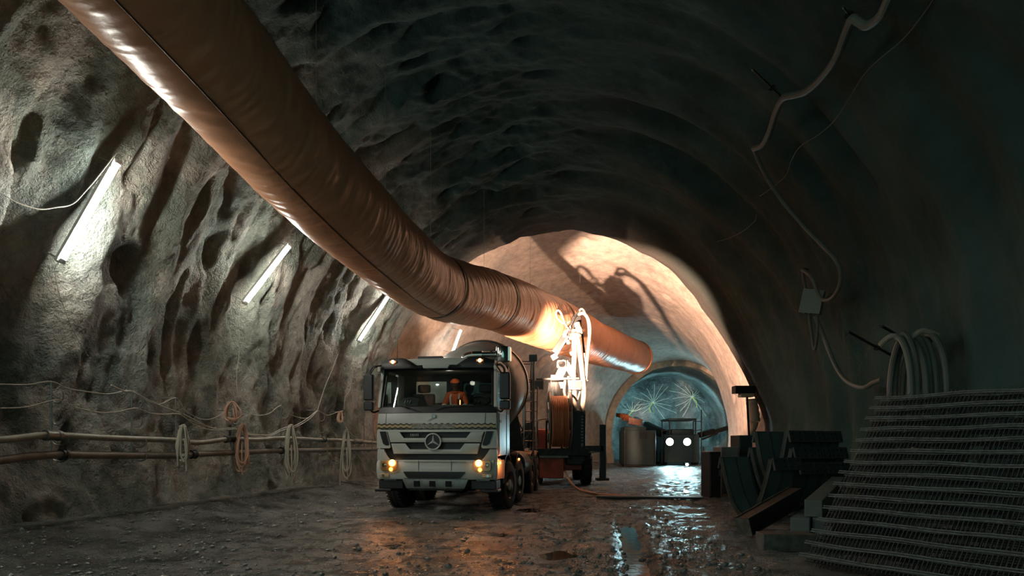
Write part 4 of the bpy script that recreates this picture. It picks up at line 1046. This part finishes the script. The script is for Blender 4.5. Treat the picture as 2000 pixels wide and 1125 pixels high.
# ------------------------------------------------------------------ the person in the cab
RT=Matrix.Translation((TX,TY,0))@Matrix.Rotation(YAW,4,'Z')@Matrix.Scale(TS,4)
PO=RT@Vector((.17,1.10,1.87))
PR=thing('person','person in orange high visibility jacket and dark cap sitting behind the windscreen, head bowed','person',PO,YAW)
def skin_body(name,verts,edges,rad,m,parent,root=0,sub=2):
    me=bpy.data.meshes.new(name); me.from_pydata([tuple(v) for v in verts],edges,[]); me.update()
    o=bpy.data.objects.new(name,me); COL.objects.link(o); o.parent=parent; me.materials.append(m)
    sk=o.modifiers.new('Skin','SKIN')
    if not me.skin_vertices: 
        return o
    for i,r in enumerate(rad):
        d=me.skin_vertices[0].data[i]; d.radius=(r,r) if not isinstance(r,tuple) else r; d.use_root=(i==root)
    sk.use_smooth_shade=True
    s=o.modifiers.new('Subdivision','SUBSURF'); s.levels=sub; s.render_levels=sub
    return o
# local frame as the truck: -y towards the camera
bv=[(0,.04,.08),(0,.03,.25),(0,.0,.42),(0,-.03,.54),(0,-.05,.62),            # pelvis..neck 0-4
    (-.16,-.01,.52),(-.25,-.06,.32),(-.20,-.26,.20),(-.13,-.38,.20),          # left arm 5-8
    (.16,-.01,.52),(.25,-.06,.32),(.20,-.26,.20),(.13,-.38,.20),              # right arm 9-12
    (-.10,-.02,.06),(-.13,-.38,.08),(-.13,-.42,-.14),(-.13,-.44,-.27),        # legs
    (.10,-.02,.06),(.13,-.38,.08),(.13,-.42,-.14),(.13,-.44,-.27)]
be=[(0,1),(1,2),(2,3),(3,4),(3,5),(5,6),(6,7),(7,8),(3,9),(9,10),(10,11),(11,12),(0,13),(13,14),(14,15),(15,16),(0,17),(17,18),(18,19),(19,20)]
br=[(.15,.13),(.15,.12),(.175,.125),(.12,.10),(.06,.06),.085,.062,.05,.042,.085,.062,.05,.042,.10,.08,.06,.05,.10,.08,.06,.05]
skin_body('body',bv,be,br,M['orange'],PR)
# head, bowed
HC=Vector((0,-.10,.74)); Rh=Matrix.Rotation(radians(24),3,'X')
mb=MB(); NU,NV=24,18
vs=[];fs=[]
for j in range(NV+1):
    th=pi*j/NV
    for i in range(NU):
        ph=2*pi*i/NU; x=sin(th)*cos(ph); y=sin(th)*sin(ph); z=cos(th)
        sx,sy,sz=.078,.098,.118
        if z<0: sx*=1-.28*(-z)**1.3; sy*=1-.12*(-z)
        p=Vector((x*sx,y*sy,z*sz))
        if y<0:
            # nose, brow, eye hollows, lips and chin
            g=lambda cx_,cz_,s1,s2:math.exp(-((p.x-cx_)/s1)**2-((p.z-cz_)/s2)**2)
            p.y-=.024*g(0,-.018,.013,.022)+.006*g(0,.028,.05,.010)+.007*g(0,-.062,.022,.007)+.010*g(0,-.098,.03,.016)
            p.y+=.010*(g(-.03,.008,.014,.010)+g(.03,.008,.014,.010))
        vs.append(HC+Rh@p)
for j in range(NV):
    for i in range(NU): fs.append((j*NU+i,(j+1)*NU+i,(j+1)*NU+(i+1)%NU,j*NU+(i+1)%NU))
mb.add(vs,fs)
for s in(-1,1): mb.lathe([(-.008,.012),(-.004,.028),(.006,.030),(.010,.02)],HC+Rh@Vector((s*.078,.01,-.005)),(s,.2,0),n=12)
mb.tube([HC+Vector((0,.03,-.06)),Vector((0,-.04,.58))],[.052,.058],n=14)
mb.build('head',M['skin'],PR,smooth=180)
mb=MB(); vs=[]
mb.lathe([(0,.104),(.03,.106),(.07,.094),(.10,.062),(.115,.01)],HC+Rh@Vector((0,.004,.012)),Rh@Vector((0,.10,1)),n=24,capped=False)
pk=[HC+Rh@Vector((.085*sin(a),-.075-.085*cos(a),.03)) for a in [(-pi/2+pi*i/10) for i in range(11)]]
b_=len(mb.v); mb.add(pk+[p+Vector((0,0,.01)) for p in pk],[tuple(range(11)),tuple(range(21,10,-1))]+[(i,i+1,12+i,11+i) for i in range(10)])
mb.build('cap',M['hair'],PR,smooth=50)
mb=MB(); mb.lathe([(.045,.108),(.075,.098),(.105,.066),(.125,.01)],HC+Rh@Vector((0,.004,.012)),Rh@Vector((0,.10,1)),n=24,capped=False); mb.build('helmet_crown',M['orange'],PR,smooth=60)
# collar, reflective tapes
mb=MB(); mb.ring((0,-.035,.60),(0,-.35,1),.075,.024,n=20); mb.build('collar',M['orange'],PR)
for s in(-1,1):
    mb=MB(); mb.tube(catmull([(s*.09,-.06,.56),(s*.095,-.145,.46),(s*.09,-.15,.34),(s*.08,-.14,.22)],6),.019,n=6); mb.build('reflective_tape',M['silver'],PR)
    mb=MB(); a=Vector((s*.225,-.16,.26)); mb.lathe([(-.022,.066),(-.02,.069),(.02,.069),(.022,.066)],a,(s*-.25,-1,-.6),n=18,capped=False); mb.build('reflective_tape',M['silver'],PR)
mb=MB(); mb.tube([(.165*cos(u),.015+.155*sin(u),.30) for u in [2*pi*i/24 for i in range(24)]],.016,n=6,closed=True); mb.build('reflective_tape',M['silver'],PR)
# hands resting together, five fingers each
for s in(-1,1):
    w=Vector((s*.13,-.38,.20)); f=Vector((-s*.55,-.8,-.18)).normalized(); up=Vector((0,-.25,1)).normalized(); sd=f.cross(up).normalized()*(-s)
    hv=[w,w+f*.05,w+f*.09]; he=[(0,1),(1,2)]; hr=[(.026,.02),(.036,.018),(.038,.017)]
    for k,(o,l) in enumerate([(-.028,.066),(-.010,.076),(.010,.072),(.027,.056)]):
        b0=w+f*.088+sd*(-o); i=len(hv)
        hv+=[b0,b0+f*l*.5-up*.006,b0+f*l*.8-up*.028]; he+=[(2,i),(i,i+1),(i+1,i+2)]; hr+=[.010,.0095,.008]
    i=len(hv); hv+=[w+f*.03+sd*.034,w+f*.07+sd*.052-up*.008,w+f*.10+sd*.050-up*.014]; he+=[(1,i),(i,i+1),(i+1,i+2)]; hr+=[.014,.011,.009]
    skin_body('hand',hv,he,hr,M['skin'],PR,sub=1)
# ------------------------------------------------------------------ shotcrete spraying machine
SD=23.5; SX=(1100-1000)/F*SD; q_=F/SD
SP=thing('spraying_machine','red shotcrete spraying machine with hose draped boom standing behind the mixer truck','machine',(SX,SD,0))
def S(px,py,dy=0):   # local point seen at (px, py), dy behind the front plane
    d=SD+dy; return Vector(((px-1000)/F*d-SX,dy,CAMH+(HORIZON-py)/F*d))
B=lambda a,b,y0,y1:((a+b)/2,(y0+y1)/2)
def sbox(name,m,x0,y0,x1,y1,d0,d1,bev=.02,parent=None):
    a=S(x0,y1,d0); b=S(x1,y0,d0); mb=MB(); mb.box(((a.x+b.x)/2,(d0+d1)/2,(a.z+b.z)/2),(b.x-a.x,d1-d0,b.z-a.z)); return mb.build(name,M[m],parent or SP,bevel=bev)
sbox('chassis','red',1044,893,1101,934,-.4,.6)
mb=MB(); mb.box((.1,3.0,.75),(1.9,5.4,.5)); mb.build('chassis',M['red'],SP,bevel=.03)
sbox('chassis_lip','steel',1044,889,1110,894,-.45,-.1,.005)
sbox('engine_housing','teal_mach',1106,801,1144,908,.0,2.2,.04)
hs=sbox('housing_grille','steel',1135,812,1139,872,-.04,.0,.003)
mb=MB()
for i in range(9): a=S(1137,816+i*6,-.05); mb.box(a,(.12,.02,.05))
mb.build('grille_slot',M['black'],hs)
sbox('deck','dark_steel',1040,876,1150,890,-.5,5,.01)
for px,yy in((1147,.5),(1147,3.6),(1052,.8),(1052,3.6)):
    mb=MB(); c=S(px,905,0); c=Vector((c.x,yy,.56)); r=.58
    mb.lathe([(-.17,.3),(-.17,.5),(-.13,.57),(.13,.57),(.17,.5),(.17,.3)],(0,0,0),(1,0,0),n=36,capped=False)
    for k in range(26):
        a=2*pi*k/26; mb.box((.08*(-1)**k,sin(a)*.565,cos(a)*.565),(.16,.05,.05),rx=-a)
    wl=mb.build('wheel',M['rubber'],SP); wl.location=c
    mb=MB(); mb.lathe([(.12,.31),(.05,.26),(.05,.12),(.1,.10),(.1,.01)],(0,0,0),(1,0,0),n=24,capped=False); mb.lathe([(-.12,.31),(-.05,.26),(-.05,.12),(-.1,.10),(-.1,.01)],(0,0,0),(1,0,0),n=24,capped=False); mb.build('rim',M['dark_steel'],wl)
# outrigger
mb=MB(); a=S(1120,876,.3); b=S(1179,876,.3); mb.bar(a,b,.2,.2); mb.build('outrigger_beam',M['teal_mach'],SP,bevel=.015)
lg=sbox('outrigger_leg','teal_mach',1172,829,1184,938,.2,.42)
sbox('outrigger_foot','dark_steel',1166,934,1190,939,.05,.55,.01)
mb=MB(); mb.bar(S(1145,885,.3),S(1172,882,.3),.05,.05); mb.build('outrigger_strut',M['steel'],SP)
# cable reel
rc=S(1092,823,-.55); Rr=.98
mb=MB(); mb.lathe([(-.26,.45),(-.26,.78),(-.16,.80),(-.10,.77),(0,.80),(.1,.77),(.17,.80),(.26,.78),(.26,.45)],rc,(1,0,0),n=40); rl=mb.build('cable_reel',M['dark_steel'],SP)
for s in(-1,1):
    mb=MB(); o=rc+Vector((s*.33,0,0)); mb.ring(o,(1,0,0),Rr,.035,n=44); mb.ring(o,(1,0,0),.42,.03,n=24)
    for k in range(8):
        a=2*pi*k/8; t=Vector((0,cos(a),sin(a))); mb.cyl(o+t*.1,o+t*Rr,.022,n=8)
    mb.cyl(o-Vector((.03,0,0)),o+Vector((.03,0,0)),.13,n=16); mb.build('reel_flange',M['steel'],rl)
mb=MB(); pts=[]
for i in range(24*9+1):
    a=2*pi*i/24; x=-.27+.54*i/(24*9); pts.append(rc+Vector((x,.83*cos(a),.83*sin(a))))
mb.tube(pts,.034,n=8); mb.build('wound_cable',M['cablereel'],rl)
mb=MB()
for s in(-1,1): mb.bar(rc+Vector((s*.42,0,0)),Vector((rc.x+s*.42,-.25,.9)),.06,.10)
mb.cyl(rc-Vector((.45,0,0)),rc+Vector((.45,0,0)),.05,n=10); mb.build('reel_stand',M['dark_steel'],SP)
# guard rails and ladder at the truck side
mb=MB()
for px in(1037,1043): mb.cyl(S(px,704,-.6),S(px,888,-.6),.026,n=8)
for a,b,y in((1004,1043,706),(1004,1043,711),(1022,1043,742),(1022,1043,746)): mb.cyl(S(a,y,-.6),S(b,y,-.6),.020,n=8)
for y in range(760,886,16): mb.cyl(S(1037,y,-.6),S(1043,y,-.6),.014,n=6)
mb.cyl(S(1004,704,-.6),S(1004,716,-.6),.02,n=6); mb.build('guard_rail',M['dark_steel'],SP)
mb=MB(); mb.tube(catmull([S(1050,870,0),S(1050,826,0),S(1055,820,0),S(1066,818,0),S(1078,818,0)],6),.025,n=8); mb.build('grab_rail',M['steel'],SP)
# clutter on the deck: valves, motors, control bank
sbox('control_bank','dark_steel',1013,770,1036,783,.2,.8,.02); sbox('control_stand','steel',1020,783,1028,846,.3,.5,.01)
sbox('pump_body','red',1040,838,1074,878,.3,1.2,.04); sbox('valve_block','dark_steel',1006,845,1040,872,.1,.9,.04)
mb=MB(); c=S(1033,838,-.1); mb.lathe([(-.2,.1),(-.18,.22),(.18,.22),(.2,.1)],c,(0,1,0),n=20); mb.cyl(S(1033,842,.0),S(1030,875,.0),.09,n=10); mb.build('motor',M['dark_steel'],SP)
mb=MB(); rnd=random.Random(9)
for k in range(9):
    a=S(rnd.uniform(1000,1035),rnd.uniform(830,870),rnd.uniform(-.2,.6)); b=a+Vector((rnd.uniform(-.5,.5),rnd.uniform(-.3,.3),rnd.uniform(-.3,.4))); m_=(a+b)/2+Vector((0,0,-.25)); mb.tube(catmull([a,m_,b],6),.024,n=6)
mb.build('hydraulic_hose',M['black'],SP)
# turret, boom and head
mb=MB(); c=S(1086,780,.5); mb.lathe([(-.6,.34),(-.1,.36),(.1,.32),(.6,.26)],c,(0,0,1),n=24); mb.box(c+Vector((.03,0,.6)),(.46,.5,.5)); mb.build('boom_turret',M['dark_steel'],SP,bevel=.02)
BM=MB(); BM.bar(S(1086,752,.5),S(1108,706,.4),.34,.30); BM.bar(S(1104,707,.4),S(1124,738,.3),.22,.24); bm=BM.build('boom_arm',M['boom_paint'],SP,bevel=.02)
sbox('boom_joint','hose_white',1089,703,1106,716,.1,.6,.03)
mb=MB(); mb.bar(S(1083,690,.35),S(1112,646,.35),.16,.26); mb.build('boom_arm',M['black'],SP,bevel=.015)
mb=MB(); mb.bar(S(1080,693,.3),S(1085,702,.3),.2,.2); mb.bar(S(1083,700,.25),S(1110,656,.25),.05,.06); mb.build('boom_cylinder',M['steel'],SP)
sbox('spray_head','black',1117,616,1136,644,.2,.6,.04)
mb=MB(); mb.bar(S(1108,652,.3),S(1128,615,.3),.16,.2); mb.bar(S(1118,636,.3),S(1122,742,.35),.13,.14); mb.bar(S(1136,640,.35),S(1142,700,.4),.07,.08); mb.build('boom_mast',M['black'],SP,bevel=.01)
mb=MB(); mb.lathe([(0,.11),(.15,.10),(.3,.13),(.4,.09)],S(1127,632,.0),(.25,-.4,-1),n=18); mb.build('nozzle',M['hose_white'],SP)
mb=MB()
for px,py in((1112,640),(1105,648),(1116,660),(1121,676),(1110,668),(1117,690),(1121,704),(1103,655)):
    mb=MB(); mb.box(S(px,py,.15),(.13,.14,.12),rz=px,rx=py); mb.build('pipe_fitting',M['hose_white'],SP,bevel=.02)
def shose(name,pts,r,m='hose_white'):
    mb=MB(); mb.tube(catmull([S(*p) for p in pts],8),r,n=12); return mb.build(name,M[m],SP)
shose('spray_hose',[(1122,803,.0),(1122,770,-.1),(1120,730,-.15),(1122,690,-.15),(1122,660,-.1),(1121,645,0)],.085)
shose('spray_hose',[(1136,803,.0),(1140,775,-.1),(1139,745,-.15),(1134,700,-.15),(1129,665,-.1),(1124,645,0)],.085)
shose('spray_hose',[(1130,614,.1),(1140,612,-.05),(1149,624,-.12),(1152,645,-.15),(1149,680,-.15),(1146,710,-.1),(1144,742,-.05)],.06)
shose('spray_hose',[(1128,612,.1),(1136,603,.0),(1143,612,-.1),(1149,634,-.1),(1150,666,-.1)],.035)
shose('spray_hose',[(1112,645,.0),(1104,633,-.1),(1096,612,-.2),(1089,606,-.25),(1086,615,-.2),(1092,626,-.15),(1103,632,-.05),(1112,628,.05)],.034)
shose('spray_hose',[(1113,640,.1),(1122,622,.05),(1132,605,.05),(1136,600,.1)],.022,'black')
shose('spray_hose',[(1110,735,-.1),(1113,765,-.2),(1107,778,-.2),(1102,765,-.2),(1104,740,-.1)],.045)
shose('spray_hose',[(1133,765,-.05),(1128,780,-.1),(1127,782,-.1)],.03)
shose('spray_hose',[(1141,690,.0),(1142,712,0),(1143,730,0),(1147,744,0)],.035,'tarp')
mb=MB(); mb.ring(S(1124,655,-.1),(.1,.2,1),.17,.035,n=20); mb.build('hose_clamp',M['hose_white'],SP)
mb=MB(); mb.bar(S(1047,741,-.3),S(1131,739,-.3),.07,.06); mb.build('lamp_bar',M['dark_steel'],SP)
for px in(1050,1122):
    mb=MB(); c=S(px,752,-.3); mb.box(c,(.34,.12,.27)); lb=mb.build('work_lamp',M['black'],SP,bevel=.01)
    mb=MB()
    for s in(-1,1): mb.box(c+Vector((s*.185,-.01,0)),(.03,.15,.31)); mb.box(c+Vector((0,-.01,s*.14)),(.37,.15,.03))
    mb.build('lamp_rim',M['hose_white'],lb)
    mb=MB(); mb.box(c+Vector((0,.075,0)),(.30,.02,.23)); mb.build('lamp_glass',M['flood_on'],lb)
# warm flood lamps on the boom joint
for i,(p,ax) in enumerate(((S(1097,709,.05),(0,.5,.87)),)):
    mb=MB(); mb.lathe([(-.10,.10),(0,.12)],p,ax,n=20); fl=mb.build('flood_lamp',M['dark_steel'],SP)
    mb=MB(); mb.lathe([(0,.11),(.01,.02)],p+Vector(ax)*.002,ax,n=20); mb.build('lamp_glass',M['flood_on'],fl)
# cable running from the reel to the floor
r0=Vector((SX,SD,0))+rc+Vector((.05,-.85,-.05))
g=lambda px,py,d,dz=0:Vector(((px-1000)/F*d,d,floor_z((px-1000)/F*d,d)+.03))
o=MB().tube(catmull([r0+Vector((0,.0,.4)),r0+Vector((.0,-.02,-.35)),P(1097,900,23.9),P(1108,930,22.6),P(1120,948,21.4),g(1133,957,20.6),g(1150,963,19.6),g(1170,967,18.9),g(1210,970,18.2),g(1250,972,17.95)],8),.036,n=8).build('power_cable',M['cablereel'],None,center=True)
tag(o,'orange power cable running down from the reel and along the wet floor','cable')

# ------------------------------------------------------------------ drill jumbo at the far heading
JD=46.0; JX=(1331-1000)/F*JD
JU=thing('drill_jumbo','dark drilling machine with two dazzling white lamps at the far heading','machine',(JX,JD,0))
def J(px,py,dy=0):
    d=JD+dy; return Vector(((px-1000)/F*d-JX,dy,CAMH+(HORIZON-py)/F*d))
def jbox(name,m,x0,y0,x1,y1,d0,d1,bev=.02,parent=None):
    a=J(x0,y1,d0); b=J(x1,y0,d0); mb=MB(); mb.box(((a.x+b.x)/2,(d0+d1)/2,(a.z+b.z)/2),(b.x-a.x,d1-d0,b.z-a.z)); return mb.build(name,M[m],parent or JU,bevel=bev)
jbox('body','teal_mach',1297,848,1366,904,0,3.5,.06)
jbox('bonnet','teal_mach',1312,838,1356,850,.3,3,.05)
jbox('canopy','teal_mach',1306,817,1361,821,-.3,2.2,.03)
for px in(1308,1359): jbox('canopy_post','dark_steel',px-1,820,px+1,850,-.2,-.1,.004); jbox('canopy_post','dark_steel',px-1,820,px+1,850,2.0,2.1,.004)
jbox('windscreen','glass',1320,823,1345,838,.0,.02,.0)
for x0,x1 in((1293,1308),(1354,1370)):
    mb=MB(); a=J(x0,823);b=J(x1,823);c=J(x0,842)
    mb.bar(J(x0,823),J(x1,823),.05,.05); mb.bar(J(x0,842),J(x1,839),.05,.05); mb.bar(J(x0,823),J(x0,905),.06,.06); mb.bar(J(x1,823),J(x1,850),.05,.05); mb.build('side_guard',M['dark_steel'],JU)
for px in(1300,1361):
    for dy in(.6,2.8):
        mb=MB(); c=J(px,890); mb.lathe([(-.2,.3),(-.2,.5),(-.15,.58),(.15,.58),(.2,.5),(.2,.3)],(c.x,dy,.55),(1,0,0),n=24); mb.build('wheel',M['rubber'],JU)
for px,py in((1308,863),(1342,863)):
    c=J(px,py,-.05); mb=MB(); mb.lathe([(-.2,.16),(0,.27),(.03,.27)],c+Vector((0,0,0)),(0,-1,0),n=24); hl=mb.build('headlight',M['dark_steel'],JU)
    mb=MB(); mb.lathe([(.03,.25),(.07,.18),(.09,.02)],c,(0,-1,0),n=24); mb.build('lamp_glass',M['jumbo_on'],hl)
# booms reaching to the face
mb=MB(); mb.bar(J(1297,846,1),J(1262,829,3),.35,.42); mb.bar(J(1262,829,3),J(1240,818,4),.30,.34); mb.bar(J(1262,838,2),J(1290,852,1),.12,.14); mb.build('left_boom',M['dark_steel'],JU,bevel=.03)
mb=MB(); mb.bar(J(1254,826,-.2),J(1228,822,.0),.5,.45)
rnd=random.Random(2)
for k in range(10): mb.box(J(1208+k*3,808+k*1.6+rnd.uniform(-3,3),.2+rnd.random()*.5),(.28,.3,.26),rz=rnd.random(),rx=rnd.random())
mb.build('boom_basket',M['orange_mach'],JU,bevel=.02)
mb=MB(); mb.bar(J(1366,850,1),J(1392,842,2),.34,.36); mb.bar(J(1392,844,2),J(1434,832,3),.26,.28); mb.bar(J(1372,858,1),J(1402,846,1.6),.12,.12); mb.build('right_boom',M['dark_steel'],JU,bevel=.03)
mb=MB(); mb.bar(J(1424,822,2.6),J(1458,818,3.4),.4,.22); mb.bar(J(1440,815,2.8),J(1456,830,2.6),.14,.14)
for k in range(9): mb.box(J(1432+rnd.uniform(-6,16),838+k*4,2.4+rnd.random()*.5),(.3,.3,.24),rz=rnd.random()*3,rx=rnd.random()*3)
mb.build('drill_feed',M['steel'],JU,bevel=.02)
mb=MB(); mb.bar(J(1370,800,.5),J(1370,905,.5),.06,.06); mb.bar(J(1374,872,0),J(1374,905,0),.1,.1); mb.build('stabiliser',M['dark_steel'],JU)
# container beside it
CD=43.0; x0=(1219-1000)/F*CD; x1=(1281-1000)/F*CD; zt=CAMH+(HORIZON-840)/F*CD
CT=thing('service_container','large dark service container left of the far drilling machine','container',((x0+x1)/2,CD+.8,0))
MB().box(((x0+x1)/2,CD+1,zt/2+.05),(x1-x0,2.0,zt-.1)).build('body',M['teal_mach'],CT,world=True,bevel=.03)
MB().box(((x0+x1)/2-.25,CD+1,zt+.10),((x1-x0)*.68,1.6,.24)).build('roof_box',M['teal_mach'],CT,world=True,bevel=.03)
MB().box(((x0+x1)/2+.2,CD-.02,zt*.85),(.5,.04,.4)).build('hatch',M['dark_steel'],CT,world=True,bevel=.01)
for s in(-.9,.9): MB().box(((x0+x1)/2+s,CD-.02,zt*.5),(.06,.05,zt*.85)).build('corner_post',M['dark_steel'],CT,world=True)
MB().box(((x0+x1)/2,CD+1,.07),(x1-x0,1.9,.14)).build('skid',M['dark_steel'],CT,world=True)
# small lamp on the floor
fx,fy=(1342-1000)/F*42.0,42.0
FL=thing('floor_lamp','small dazzling white work lamp standing on the floor before the far machine','lamp',(fx,fy,floor_z(fx,fy)))
fz=floor_z(fx,fy)
MB().box((fx,fy+.06,fz+.16),(.26,.12,.2)).build('lamp_head',M['dark_steel'],FL,world=True,bevel=.02)
MB().lathe([(0,.09),(.03,.06),(.04,.01)],(fx,fy,fz+.16),(0,-1,0),n=20).build('lamp_glass',M['jumbo_on'],FL,world=True)
MB().box((fx,fy+.06,fz+.04),(.34,.3,.03)).build('stand',M['dark_steel'],FL,world=True)
# charged wire bundles on the face
for i,(px,py,n_,ln_,a0,a1,lab) in enumerate([(1235,804,9,.95,20,160,'small fuse wire bundle at the far left of the rock face'),
    (1275.6,787,13,2.2,-50,230,'spreading fuse wire bundle left of centre on the rock face'),
    (1351.5,776,16,2.2,-70,250,'largest star of fuse wires high at the centre of the rock face'),
    (1412.5,799.5,16,2.0,-50,130,'fan of fuse wires at the right of the rock face')]):
    d=FACE-.75; c=P(px,py,d); rnd=random.Random(20+i)
    T=thing('fuse_wire_bundle',lab,'wire bundle',c,0,'fuse wire bundles on the rock face')
    mb=MB()
    for k in range(n_):
        a=radians(lerp(a0,a1,k/(n_-1))+rnd.uniform(-6,6)); l=ln_*rnd.uniform(.45,1)
        e=c+Vector((cos(a)*l,.05*rnd.random(),sin(a)*l))
        for _ in range(8):
            if ((e.x-fc)/4.0)**2+((e.z-ZC)/4.2)**2>1 or abs(e.x-fc)>3.9: e=c.lerp(e,.88)
        m_=(c+e)/2+Vector((rnd.uniform(-.06,.06),-.12,rnd.uniform(-.08,.08)))
        mb.tube(catmull([c,m_,e],4),.014,n=4)
    mb.build('wires',M['wire'],T,world=True)
    mb=MB(); mb.tube(catmull([c,c+Vector((-.2,-.1,-.2)),c+Vector((-.3,-.1,-.45)),c+Vector((-.2,-.08,-.75))] if i!=2 else [c,c+Vector((.3,-.1,-.3)),c+Vector((.35,-.1,-.6)),c+Vector((.3,-.08,-.8))],5),.032,n=6); mb.build('connector',M['yellow'],T,world=True)
# bracket, rolled tarpaulin and pole at the brow's right foot
d=23.4
BR=thing('bracket_shelf','dark bracket box on the right wall foot of the lit arch','bracket',P(1458,768,d))
a=P(1436,768,d);b=P(1476,753,d)
MB().box(((a.x+b.x)/2,d+.2,(a.z+b.z)/2),(b.x-a.x,.4,b.z-a.z)).build('box',M['black'],BR,world=True,bevel=.02)
a=P(1448,775,d);b=P(1474,768,d)
MB().box(((a.x+b.x)/2,d+.2,(a.z+b.z)/2),(b.x-a.x,.36,b.z-a.z)).build('ledge',M['tarp'],BR,world=True,bevel=.02)
MB().bar(P(1459,775,d),P(1463,852,d),.06,.06).build('pole',M['black'],BR,world=True)
TP=thing('rolled_tarpaulin','beige rolled tarpaulin hanging under the dark bracket box','tarpaulin',P(1471,800,d+.3))
pts=[P(1468,779,d+.3),P(1469,790,d+.3),P(1472,810,d+.3),P(1473,824,d+.3)]
MB().tube(catmull(pts,6),[lerp(.19,.20,i/18)*(1+.06*sin(i*1.7)) for i in range(19)],n=18).build('roll',M['tarp'],TP,world=True)
MB().tube(catmull([P(1473,824,d+.3),P(1471,836,d+.3),P(1466,850,d+.3),P(1467,862,d+.3)],6),[lerp(.16,.04,i/18) for i in range(19)],n=12).build('loose_tail',M['tarp'],TP,world=True)
# ------------------------------------------------------------------ lights of the place and added fills
def light(name,kind,loc,energy,col,target=None,**k):
    l=bpy.data.lights.new(name,kind); l.energy=energy; l.color=col
    for a,b in k.items(): setattr(l,a,b)
    o=bpy.data.objects.new(name,l); COL.objects.link(o); o.location=loc
    if target is not None: o.rotation_euler=(Vector(target)-Vector(loc)).to_track_quat('-Z','Y').to_euler()
    return o
Wd=Vector((SX,SD,0))
lp=Wd+S(1097,709,.05)
WARM=(1,.66,.42)
fp_=RT@Vector((1.30,5.36,3.64))
light('added_vault_beam','SPOT',fp_,27000,(1,.60,.42),fp_+Vector((sin(radians(31))*.96,cos(radians(31))*.96,.22)),spot_size=radians(58),spot_blend=.40,shadow_soft_size=.07)  # beam of the added pole lamp, aimed to brighten the vault
fq_=RT@Vector((-.95,8.72,2.90))
light('added_tail_beam','SPOT',fq_,2300,(1,.60,.41),fq_+Vector((.36,.70,.62)),spot_size=radians(104),spot_blend=.4,shadow_soft_size=.07)  # beam of the added tail lamp, for the left vault and duct
light('boom_lamp_beam','SPOT',lp+Vector((-.1,-.35,.25)),110,(1,.62,.32),lp+Vector((-1.5,.3,1.3)),spot_size=radians(112),spot_blend=.6,shadow_soft_size=.05)
for px in(1050,1122):
    p=Wd+S(px,752,-.3)+Vector((0,.14,0)); light('vault_fill_beam','SPOT',p,500,(1,.62,.44),p+Vector((.3,.8,.5)),spot_size=radians(105),spot_blend=.5,shadow_soft_size=.1)  # beams added at the work lamps to fill the vault's shadows
for s in(-1,1):
    p=RT@Vector((s*.86,-.2,.985)); t=RT@Vector((s*.9,-8,.2))
    light('headlight_beam','SPOT',p,30,(1,.34,.10),t,spot_size=radians(110),spot_blend=.8,shadow_soft_size=.06)
    p=RT@Vector((s*1.28,.32,.985)); light('side_marker_glow','POINT',p,7,(1,.25,.06),shadow_soft_size=.03)
for px in(1308,1342):
    p=Vector((JX,JD,0))+J(px,863,-.25); light('jumbo_beam','SPOT',p,480,(.48,.92,1),p+Vector((-1.6,-5,1.3)),spot_size=radians(135),spot_blend=.6,shadow_soft_size=.15)
for dx in(-2.2,1.6):
    p=Vector((JX+dx,JD+2.6,3.4)); light('face_lamp_beam','SPOT',p,340,(.45,.92,1),p+Vector((.1*dx,4,1.2)),spot_size=radians(150),spot_blend=.5,shadow_soft_size=.1)
light('cab_fill_light','POINT',RT@Vector((.15,.55,2.78)),2.2,(1,.85,.7),shadow_soft_size=.06)  # fill light added inside the cab, without a fitting
# tunnel end left open out of view so the world adds a teal fill
w=bpy.data.worlds.new('World'); SC.world=w; w.use_nodes=True
bg=w.node_tree.nodes['Background']; bg.inputs['Color'].default_value=(.50,.88,.82,1); bg.inputs['Strength'].default_value=.60
# ------------------------------------------------------------------ camera
cam=bpy.data.cameras.new('Camera'); co=bpy.data.objects.new('Camera',cam); COL.objects.link(co)
co.location=(0,0,CAMH); co.rotation_euler=(pi/2,0,0)
cam.sensor_width=36; cam.sensor_fit='HORIZONTAL'; cam.lens=36*F/2000; cam.shift_y=(HORIZON-562.5)/2000; cam.clip_end=200
SC.camera=co
vs_=SC.view_settings; vs_.view_transform='Standard'; vs_.look='None'; vs_.gamma=1; vs_.use_curve_mapping=False; vs_.exposure=0.0
SC.cycles.use_denoising=True; SC.cycles.max_bounces=8; SC.cycles.diffuse_bounces=4; SC.cycles.transparent_max_bounces=12
SC.cycles.sample_clamp_indirect=4
SC.cycles.caustics_reflective=False; SC.cycles.caustics_refractive=False
